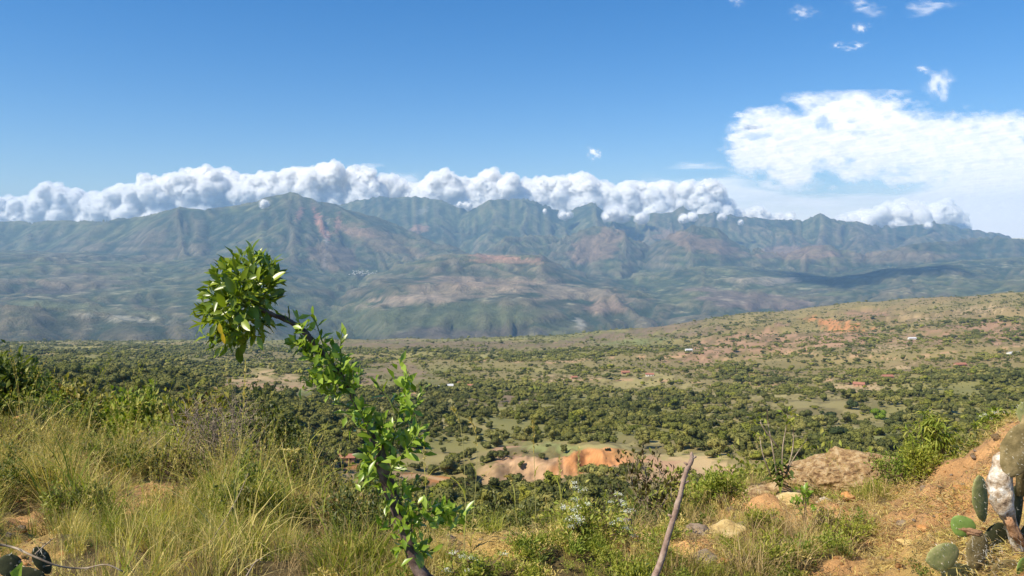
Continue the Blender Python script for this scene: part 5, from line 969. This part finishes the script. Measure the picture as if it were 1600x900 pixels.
for k_, (lst, rr, lb) in enumerate([([(-20, 848), (20, 855), (50, 868), (90, 884), (130, 888), (165, 882), (192, 893)], .0035, 'crooked thorny twig reaching in from the lower left corner'), ([(382, 905), (398, 880), (410, 872)], .003, 'small pale twig end at the bottom left of the middle'), ([(55, 866), (70, 852), (84, 841)], .0025, 'short side twig above the crooked one'), ([(280, 905), (310, 870), (340, 830), (370, 780), (388, 740)], .004, 'long dry twig leaning through the grass')]):
    Y_ = [2.2, 2.6, 2.2, 4.2][k_]; q = [at(a_, b_, Y_ + .03 * math.sin(i * 2)) for i, (a_, b_) in enumerate(lst)]; b = MB(); b.tube(smooth_path(q, 26), np.linspace(rr, rr * .5, 26), 6)
    r = np.random.default_rng(k_); pth = smooth_path(q, 26)
    for j in range(3, 24, 3): d = unit(r.normal(size=3)) * .022; b.tube([pth[j], pth[j] + d], [rr * .45, .0003], 4)
    tag(b.build('twig', M_TWIG, None, True), lb, 'twig', 'dry twigs')
# withered plant and dark pads at the lower left
for k_, (a_, Y_, h_, w_, nl_, mt, lb) in enumerate([(70, 9.5, .55, .8, 1500, M_SHRUBD, 'dark weed clump in the grass below the orange hummock'), (150, 7.6, .42, .6, 1300, M_SHRUB, 'olive weed clump in the tall grass at left'), (285, 6.6, .45, .55, 700, M_BROWNLEAF, 'brown withered weed standing in the grass'), (395, 5.9, .42, .5, 1300, M_SHRUB, 'green weed clump under the tall thin stalk'), (465, 6.6, .5, .55, 900, M_BROWNLEAF, 'rusty weed left of the sapling trunk'), (560, 5.3, .34, .42, 1100, M_SHRUBD, 'dark weed tuft behind the sapling trunk'), (110, 5.2, .3, .45, 1000, M_SHRUB, 'low leafy weed near the lower left soil patch'), (215, 12.5, .75, 1.3, 2200, M_SHRUBD, 'dark shadowy bush in the hollow of the left slope'), (20, 8.0, .5, .6, 900, M_BROWNLEAF, 'dry brown weed at the left edge'), (620, 6.2, .4, .5, 900, M_SHRUB, 'weed clump right of the sapling bend')]):
    bush(lb, a_, Y_, h_, w_, nl_, .035, .014, mt, 80 + k_, stems=12, twigs=7, cat='weed', name='weed_clump', group='weeds in the grass', twig=M_TWIG if k_ % 2 else None)
bush('withered dark leaved plant at the left edge', -4, 2.6, .62, .22, 34, .06, .032, M_DARKLEAF, 51, stems=3, twigs=3, shell=.2, cat='plant', name='withered_plant', droop=.8)

# ------------------------------------------------------------------ prickly pear cactus
M_PAD = rock_mat('cactus pad skin', [(.3, (.15, .17, .06)), (.5, (.26, .27, .10)), (.72, (.42, .38, .17))], scale=30, bump=.4, bscale=60, bdist=.004, gloss=.4)
spot(M_PAD, 55, (.38, .34, .18), .22)
M_PADG = leaf_mat('fresh green cactus pad', [(.17, .27, .05), (.21, .31, .07)], rough=.4, trans=.12, noise_scale=30)
M_PADD = rock_mat('shade dark cactus pad', [(.3, (.03, .035, .02)), (.7, (.08, .085, .04))], scale=22, bump=.4, bscale=60, bdist=.004)  # deep shade among the lower pads painted in as near-black skin
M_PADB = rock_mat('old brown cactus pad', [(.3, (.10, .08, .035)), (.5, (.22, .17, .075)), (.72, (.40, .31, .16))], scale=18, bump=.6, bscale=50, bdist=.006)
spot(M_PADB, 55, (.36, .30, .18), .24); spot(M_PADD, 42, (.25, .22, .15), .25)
M_DEADW = rock_mat('bleached dead cactus trunk', [(.34, (.10, .07, .05)), (.43, (.40, .29, .19)), (.52, (.62, .52, .4)), (.62, (.82, .79, .74))], scale=22, bump=1.0, bscale=48, bdist=.012)
M_DRY = rock_mat('dried brown pad', [(.3, (.24, .12, .06)), (.7, (.5, .3, .17))], scale=20, bump=1.0, bscale=45, bdist=.01)
M_SPINE = flat_mat('cactus spines', (.70, .66, .56), .6)
def pad(px_, py_, Y_, w_, h_, mat, parent, rz=0, yaw=0, seed=0, spines=26, thick=.13, label=None, rough=.05, name='pad'):
    """egg shaped flat pad; width and height in photo pixels at that distance"""
    v, f = ICO[4]; k = Y_ / FP; v = v.copy(); v[:, 1] *= thick * (w_ + h_) / 2 / w_ * 1.0; v[:, 0] *= 1 - .22 * np.clip(-v[:, 2], 0, 1)
    v = v * (1 + rough * (fbm3(v * 3 + seed, 3, 5)[:, None] - .5) * 2); n_ar = 34; r = np.random.default_rng(seed)
    v = v * np.array((w_, w_, h_)) / 2 * k
    v[:, 1] += .12 * w_ * k * (v[:, 0] / (w_ * k / 2)) ** 2 * .4
    R = Euler((0, rz, yaw)).to_matrix(); v = v @ np.array(R).T; c_ = at(px_, py_, Y_) - parent.location
    o = link(name, raw_mesh(name, v, f, mat, True), parent, c_)
    if label: o['label'] = label
    if spines:
        ii = r.permutation(len(v))[:spines]; no = unit(v[ii]); b = MB()
        nn = np.array(R) @ np.array((0, -1, 0))
        for i in ii:
            for _ in range(3): d = unit(nn * np.sign((v[i] @ nn) + 1e-6) + r.normal(0, .5, 3)) * r.uniform(.008, .018); b.add([v[i] + (.0008, 0, 0), v[i] - (.0008, 0, 0), v[i] + d], [(0, 1, 2)])
        s_ = b.build('spines', M_SPINE, o); s_['kind'] = 'stuff'
    return o
cz = at(1560, 900, 3.5); e = empty('prickly_pear', (cz.x, 3.5, float(gz(cz.x, 3.5))), 'old prickly pear cactus with bleached dead trunk at the right edge', 'cactus')
pad(1475, 871, 3.35, 62, 46, M_PAD, e, rz=-.15, yaw=.2, seed=1, spines=40, label='pale round pad lying lowest at the left')
pad(1505, 823, 3.45, 42, 34, M_PADG, e, rz=.5, yaw=-.1, seed=2, spines=14, label='small bright green pad')
pad(1533, 779, 3.6, 40, 80, M_PAD, e, rz=-.25, yaw=.5, seed=3, spines=36, label='upright olive pad behind the bleached trunk')
pad(1592, 704, 3.35, 54, 92, M_PADB, e, rz=.28, yaw=-.2, seed=4, spines=60, label='large brown spotted pad at the top right edge')
pad(1528, 862, 3.4, 46, 62, M_PADB, e, rz=.1, yaw=.3, seed=5, spines=60, label='spiny grey brown pad at the bottom')
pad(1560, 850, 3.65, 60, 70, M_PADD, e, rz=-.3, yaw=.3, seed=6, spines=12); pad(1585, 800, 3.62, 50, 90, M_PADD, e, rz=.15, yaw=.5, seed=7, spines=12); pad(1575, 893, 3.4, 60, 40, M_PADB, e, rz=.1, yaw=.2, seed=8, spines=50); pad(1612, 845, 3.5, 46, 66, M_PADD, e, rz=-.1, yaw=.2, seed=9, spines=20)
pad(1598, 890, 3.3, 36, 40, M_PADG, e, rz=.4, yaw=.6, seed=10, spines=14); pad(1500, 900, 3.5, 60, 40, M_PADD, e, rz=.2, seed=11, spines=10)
pad(1586, 832, 3.35, 17, 58, M_DRY, e, rz=-.62, yaw=.3, seed=12, spines=0, thick=.35, rough=.5, label='curled dry brown pad'); pad(1520, 832, 3.4, 40, 12, M_DRY, e, rz=.25, yaw=.1, seed=13, spines=0, thick=.3, rough=.5, label='dry reddish scrap')
# bleached trunk
q = [at(1572, 708, 3.4), at(1566, 730, 3.4), at(1562, 755, 3.4), at(1566, 780, 3.4), at(1574, 806, 3.42), at(1590, 850, 3.5), at(1600, 900, 3.5)]; q = np.array(q) - np.array(e.location)
b = MB(); t = np.linspace(0, 1, 30); rr = np.interp(t, [0, .1, .35, .55, .7, 1], [.020, .038, .050, .042, .026, .034]); b.tube(smooth_path(q, 30), rr, 22); v = np.concatenate(b.v); v = v + (unit(v - v.mean(0)) * ((fbm3(v * 26, 4, 3) - .5) * .05)[:, None]) + (fbm3(v * 60, 3, 8)[:, None] - .5) * .012 * np.array((1, 1, .4)); me = raw_mesh('trunk', v, b.f, M_DEADW, True); o = link('trunk', me, e); o['label'] = 'bleached peeling dead trunk'
b = MB(); r = np.random.default_rng(3)
for _ in range(90):
    a_ = at(r.uniform(1500, 1600), r.uniform(842, 905), 3.3 + r.uniform(-.05, .2)) - e.location; b.add([np.array(a_), np.array(a_) + (.0012, 0, 0), np.array(a_) + unit(r.normal(size=3)) * r.uniform(.02, .05)], [(0, 1, 2)])
o = b.build('spines', M_SPINE, e); o['kind'] = 'stuff'
e = empty('prickly_pear', at(1598, 655, 3.6), 'single round spiny pad on the skyline of the right bank', 'cactus'); pad(1600, 645, 3.6, 22, 36, M_PAD, e, seed=14, spines=40); b = MB(); b.tube([(0, 0, -.35), (.0, 0, -.1), (.005, 0, .02)], [.02, .018, .012], 8); b.build('stem', M_PADB, e, True)
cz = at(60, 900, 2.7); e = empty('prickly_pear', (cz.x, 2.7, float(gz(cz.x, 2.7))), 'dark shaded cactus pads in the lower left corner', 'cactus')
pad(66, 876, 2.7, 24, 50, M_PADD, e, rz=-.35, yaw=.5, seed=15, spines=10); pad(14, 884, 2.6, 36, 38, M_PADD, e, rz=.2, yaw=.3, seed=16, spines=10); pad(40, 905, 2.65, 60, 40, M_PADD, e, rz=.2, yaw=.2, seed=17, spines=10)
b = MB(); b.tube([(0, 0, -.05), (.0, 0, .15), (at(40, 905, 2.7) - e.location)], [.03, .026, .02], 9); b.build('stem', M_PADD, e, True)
e = empty('leafy_sprig', at(10, 910, 1.7), 'two bright green leaves poking up in the lower left corner', 'sprig')
for (dx, rz_) in ((-.012, -.9), (.018, .45)): v, f = leaf_faces(np.zeros((1, 3)), np.array([(math.sin(rz_), -.3, math.cos(rz_))]), np.array([(.2, -1, .3)]), .055, .026); link('leaf', raw_mesh('leaf', v, f, M_LEAF_FRESH), e, (dx, 0, .0))
b = MB(); b.tube([(0, .03, -1.2), (0, .02, -.5), (0, 0, .01)], .004, 6); b.build('stem', M_DTWIG, e)

# ------------------------------------------------------------------ the bent sapling, every large leaf a part
def leaf_mesh(kind, mat):
    L_, W_ = 1.0, [.40, .46, .36, .42][kind]; n_ = 7; v = []; f = []
    for i in range(n_):
        t = i / (n_ - 1); w = W_ * .5 * (math.sin(math.pi * min(1, t ** .85 * 1.0)) ** .75 if 0 < t < 1 else 0.0) * (.75 + .5 * t); z = -[.22, .10, .30, .16][kind] * t * t; up = [.16, .24, .12, .30][kind] * w
        v += [(-w, t * L_, z + up), (0, t * L_, z), (w, t * L_, z + up)]
    for i in range(n_ - 1):
        a = i * 3; f += [(a, a + 1, a + 4, a + 3), (a + 1, a + 2, a + 5, a + 4)]
    v += [(0, -.14, .0), (.018, 0, 0), (-.018, 0, 0)]; n0 = n_ * 3; f += [(n0, n0 + 1, n0 + 2)]
    return raw_mesh('leaf', v, f, mat, True)
LM = [leaf_mesh(k, M_LEAF) for k in range(4)]; LF = [leaf_mesh(k, M_LEAF_FRESH) for k in range(4)]; LY = leaf_mesh(1, M_LEAF_Y)
Ys_ = 1.8
b0 = at(676, 945, Ys_); g_ = float(gz(b0.x + .05, Ys_)); SAP = empty('sapling', (b0.x + .07, Ys_, g_), 'bent sapling with a ball of glossy green leaves at its tip', 'tree'); SO = np.array(SAP.location)
main = [(b0.x + .07, Ys_, g_ - .04), (b0.x + .05, Ys_, g_ + .3), tuple(b0)] + [tuple(at(a_, c_, Ys_ + dy)) for a_, c_, dy in [(662, 905, 0), (650, 880, 0), (636, 838, 0), (622, 800, .01), (609, 765, .01), (598, 728, 0), (588, 692, 0), (574, 660, 0), (556, 628, .01), (542, 600, .01), (522, 575, 0), (499, 546, -.01), (480, 523, -.01), (462, 508, 0), (446, 499, 0), (428, 492, 0), (408, 484, .0), (390, 472, .0)]]
mp_ = smooth_path(np.array(main) - SO, 90); arc = np.concatenate([[0], np.cumsum(np.linalg.norm(np.diff(mp_, axis=0), axis=1))]); arc /= arc[-1]
def rad_at(pyv): return np.interp(pyv, [480, 500, 540, 620, 660, 700, 740, 800, 860, 940, 1500], [2.6, 4.6, 4.2, 5.0, 6.8, 9.5, 11.5, 10.0, 10.8, 13.0, 20]) * Ys_ / FP
_, pyv = seen(mp_[:, 0] + SO[0], mp_[:, 1] + SO[1], mp_[:, 2] + SO[2]); rr = rad_at(pyv) * (1 + .22 * (fbm(arc * 60, arc * 0, 3, 5) - .5))
b = MB(); b.tube(mp_, rr, 14); v = np.concatenate(b.v); v += unit(v - np.repeat(mp_, 14, 0)) * ((fbm3(v * 90, 3, 4) - .5) * .004)[:, None]; link('trunk', raw_mesh('trunk', v, b.f, M_BARK, True), SAP)
rs = np.random.default_rng(12); LEAVES = []
def leaf_obj(p, d, nrm, L_, me):
    d = Vector(d).normalized(); nrm = Vector(nrm); sd = d.cross(nrm)
    if sd.length < 1e-3: sd = d.orthogonal()
    sd.normalize(); nn = sd.cross(d).normalized(); M = Matrix((sd, d, nn)).transposed().to_4x4(); M.translation = Vector(p); M = M @ Matrix.Diagonal((L_ * rs.uniform(.85, 1.15), L_, L_, 1))
    o = bpy.data.objects.new('leaf', me); COL.objects.link(o); o.parent = SAP; o.matrix_local = M; LEAVES.append(o)
def shoot(pts, nl, Lpx, fresh=.3, Yo=0, rad=.0022, spread=1.0, start=.12, tipn=3, mat=None, up=.3):
    q = [np.array(at(a_, c_, Ys_ + Yo * i / max(1, len(pts) - 1))) - SO for i, (a_, c_) in enumerate(pts)]; pth = smooth_path(q, 16) if len(q) > 2 else np.linspace(q[0], q[1], 16)
    b = MB(); b.tube(pth, np.linspace(rad, rad * .45, 16), 6); b.build('branch', mat or M_SHOOT, SAP, True); t = np.linspace(0, 1, 16); T_ = unit(np.gradient(pth, axis=0)); ph = rs.uniform(0, 6.28)
    for i in range(nl):
        s_ = start + (1 - start) * (i + .5) / nl; tip = i >= nl - tipn; p = np.array([np.interp(s_, t, pth[:, j]) for j in range(3)]); T0 = T_[min(15, int(s_ * 15))]
        A = unit(np.cross(T0, (0.2, 1, .1))); B = np.cross(T0, A); ph += 2.4; o_ = A * math.cos(ph) + B * math.sin(ph) * .8
        d = unit(T0 * (1.3 if tip else .65) + o_ * (.55 if tip else 1.0) * spread + np.array((0, 0, up)) + rs.normal(0, .15, 3)); nrm = unit(T0 * .9 - o_ * .35 + np.array((-.25, -.55, .55)) + rs.normal(0, .3, 3))
        L_ = Lpx * Ys_ / FP * (rs.uniform(.45, .7) if tip else rs.uniform(.65, 1.0)); leaf_obj(p, d, nrm, L_, (LF if rs.random() < fresh else LM)[rs.integers(0, 4)])
M_SHOOT = flat_mat('green shoot', (.16, .20, .05), .5)
for a in [([(524, 578), (506, 540), (496, 510), (488, 490)], 9, 24, .45, -.03), ([(530, 590), (533, 560), (532, 540), (534, 520)], 7, 30, .5, -.02), ([(498, 548), (480, 545), (466, 540), (455, 538)], 9, 27, .3, -.05), ([(512, 562), (490, 560), (478, 556)], 8, 25, .25, -.06), ([(540, 600), (515, 598), (500, 592), (492, 585)], 9, 27, .3, -.04), ([(545, 612), (520, 615), (505, 612)], 8, 25, .3, -.05), ([(552, 625), (546, 600), (548, 575)], 8, 28, .45, -.03), ([(534, 590), (520, 570), (512, 560)], 8, 27, .3, -.08), ([(560, 640), (530, 630), (520, 622)], 6, 24, .2, .04),
          ([(590, 700), (574, 670), (562, 640)], 9, 33, .5, -.05), ([(588, 690), (598, 668), (602, 650)], 8, 30, .45, -.04), ([(601, 738), (612, 700), (622, 655), (630, 615), (634, 578)], 16, 28, .5, .02), ([(620, 668), (640, 655), (655, 620), (666, 604)], 5, 24, .8, .02), ([(620, 650), (606, 620), (592, 606), (586, 595)], 6, 28, .5, .0), ([(604, 745), (625, 715), (640, 695), (652, 675)], 13, 33, .5, -.05), ([(598, 735), (582, 722), (570, 705)], 9, 30, .3, -.04), ([(609, 765), (588, 748), (572, 735)], 8, 28, .2, .03),
          ([(606, 755), (612, 735), (620, 722)], 8, 30, .25, -.07), ([(618, 790), (640, 770), (652, 748)], 8, 28, .2, .05), ([(630, 820), (660, 802), (690, 798), (718, 800)], 9, 32, .5, .04), ([(642, 855), (660, 862), (680, 862)], 5, 34, .3, -.03), ([(636, 842), (624, 862), (618, 880)], 4, 30, .2, -.02), ([(628, 815), (636, 800), (640, 785)], 5, 28, .4, -.06), ([(452, 500), (452, 488), (450, 478)], 2, 14, .4, -.01), ([(470, 512), (466, 500), (464, 490)], 3, 18, .6, -.02)]:
    shoot(*a[:3], fresh=a[3], Yo=a[4])
n_sh = len(LEAVES)
Ps, Ds = [], []
for (a_, c_, sx_, sy_, n_l) in [(505, 560, 26, 26, 70), (470, 542, 16, 12, 24), (535, 590, 20, 24, 60), (500, 600, 22, 12, 34), (560, 650, 16, 20, 40), (632, 600, 12, 26, 24), (600, 700, 22, 20, 60), (650, 690, 16, 20, 44), (580, 735, 20, 16, 40), (612, 770, 24, 18, 34), (660, 800, 34, 10, 40), (700, 800, 22, 8, 20), (640, 858, 26, 14, 40), (585, 670, 14, 16, 26), (628, 820, 26, 16, 44), (700, 815, 24, 12, 24), (475, 515, 12, 10, 16), (450, 505, 9, 7, 8), (640, 640, 14, 20, 26)]:
    for _ in range(n_l): Ps.append(np.array(at(a_ + rs.normal(0, sx_ * .6), c_ + rs.normal(0, sy_ * .6), Ys_ + rs.normal(0, .03))) - SO)
Ps = np.array(Ps); m_ = len(Ps); v, f = leaf_faces(Ps, unit(rs.normal(0, .6, (m_, 3)) + (0, 0, .55)), unit(rs.normal(0, .5, (m_, 3)) + (-.25, -.55, .55)), rs.uniform(15, 27, m_) * Ys_ / FP, .013, .15, .15)
o = link('shoot_leaves', raw_mesh('shoot_leaves', v, f, M_LEAF_MIX), SAP); o['kind'] = 'stuff'
cc = np.array(at(374, 468, Ys_)) - SO; hub = np.array(at(402, 482, Ys_)) - SO
tips = [(397, 396, -.02), (378, 404, .01), (412, 408, .02), (425, 418, -.03), (352, 420, 0), (338, 438, -.02), (326, 462, .01), (316, 488, -.01), (312, 515, -.02), (332, 528, 0), (352, 540, -.02), (376, 540, .01), (404, 524, -.03), (430, 470, .02), (372, 440, -.09), (350, 480, -.09), (382, 500, -.09), (402, 440, -.08), (340, 505, -.07), (372, 430, .08), (350, 490, .08), (400, 510, .06), (420, 440, -.05), (362, 462, -.10)]
nt_ = len(tips); remain = 296 - n_sh
for k, (a_, c_, dy) in enumerate(tips):
    tp_ = np.array(at(a_, c_, Ys_ + dy)) - SO; mid = hub * .5 + tp_ * .5 + rs.normal(0, .008, 3) + np.array((0, 0, .012)); pth = smooth_path([hub, mid, tp_], 12); b = MB(); b.tube(pth, np.linspace(.003, .001, 12), 5); b.build('branch', M_SHOOT, SAP, True)
    q_ = remain // nt_ + (1 if k < remain % nt_ else 0); T_ = unit(tp_ - hub)
    for i in range(q_):
        s_ = .45 + .55 * (i + .5) / q_; p = pth[min(11, int(s_ * 11.99))] + rs.normal(0, .004, 3); ph = i * 2.4 + k; A = unit(np.cross(T_, (.1, 1, .2))); B = np.cross(T_, A); o_ = A * math.cos(ph) + B * math.sin(ph)
        out_ = unit(p - cc); low = np.clip(-(p - cc)[2] / .08, 0, 1); d = unit(T_ * .7 + o_ * .75 + out_ * .5 + np.array((-.1 * low, 0, .55 - 1.25 * low)) + rs.normal(0, .15, 3)); nrm = unit(out_ * .8 + np.array((-.15, -.3, .65)) + rs.normal(0, .35, 3))
        leaf_obj(p, d, nrm, rs.uniform(20, 31) * Ys_ / FP, LM[rs.integers(0, 4)] if rs.random() > .14 else LF[rs.integers(0, 4)])
for (a_, c_) in ((343, 505), (348, 520)): leaf_obj(np.array(at(a_, c_, Ys_ - .13)) - SO, (.1, 0, -1), (-.3, -1, .3), 17 * Ys_ / FP, LY)
# the smaller inner leaves, joined
m_ = 620; d = unit(rs.normal(size=(m_, 3))); P = cc + d * (rs.random(m_) ** .45)[:, None] * np.array((.080, .085, .104)); P = P + (P - cc)[:, 2:3] * np.array((.25, 0, 0)); v, f = leaf_faces(P, unit(d * .9 + rs.normal(0, .6, (m_, 3)) + (0, 0, .15)), unit(d * .5 + rs.normal(0, .5, (m_, 3)) + (-.1, -.2, .5)), rs.uniform(17, 28, m_) * Ys_ / FP, .0135, .2, .2)
o = link('small_leaves', raw_mesh('small_leaves', v, f, M_LEAF), SAP); o['kind'] = 'stuff'
print('sapling leaves', len(LEAVES))
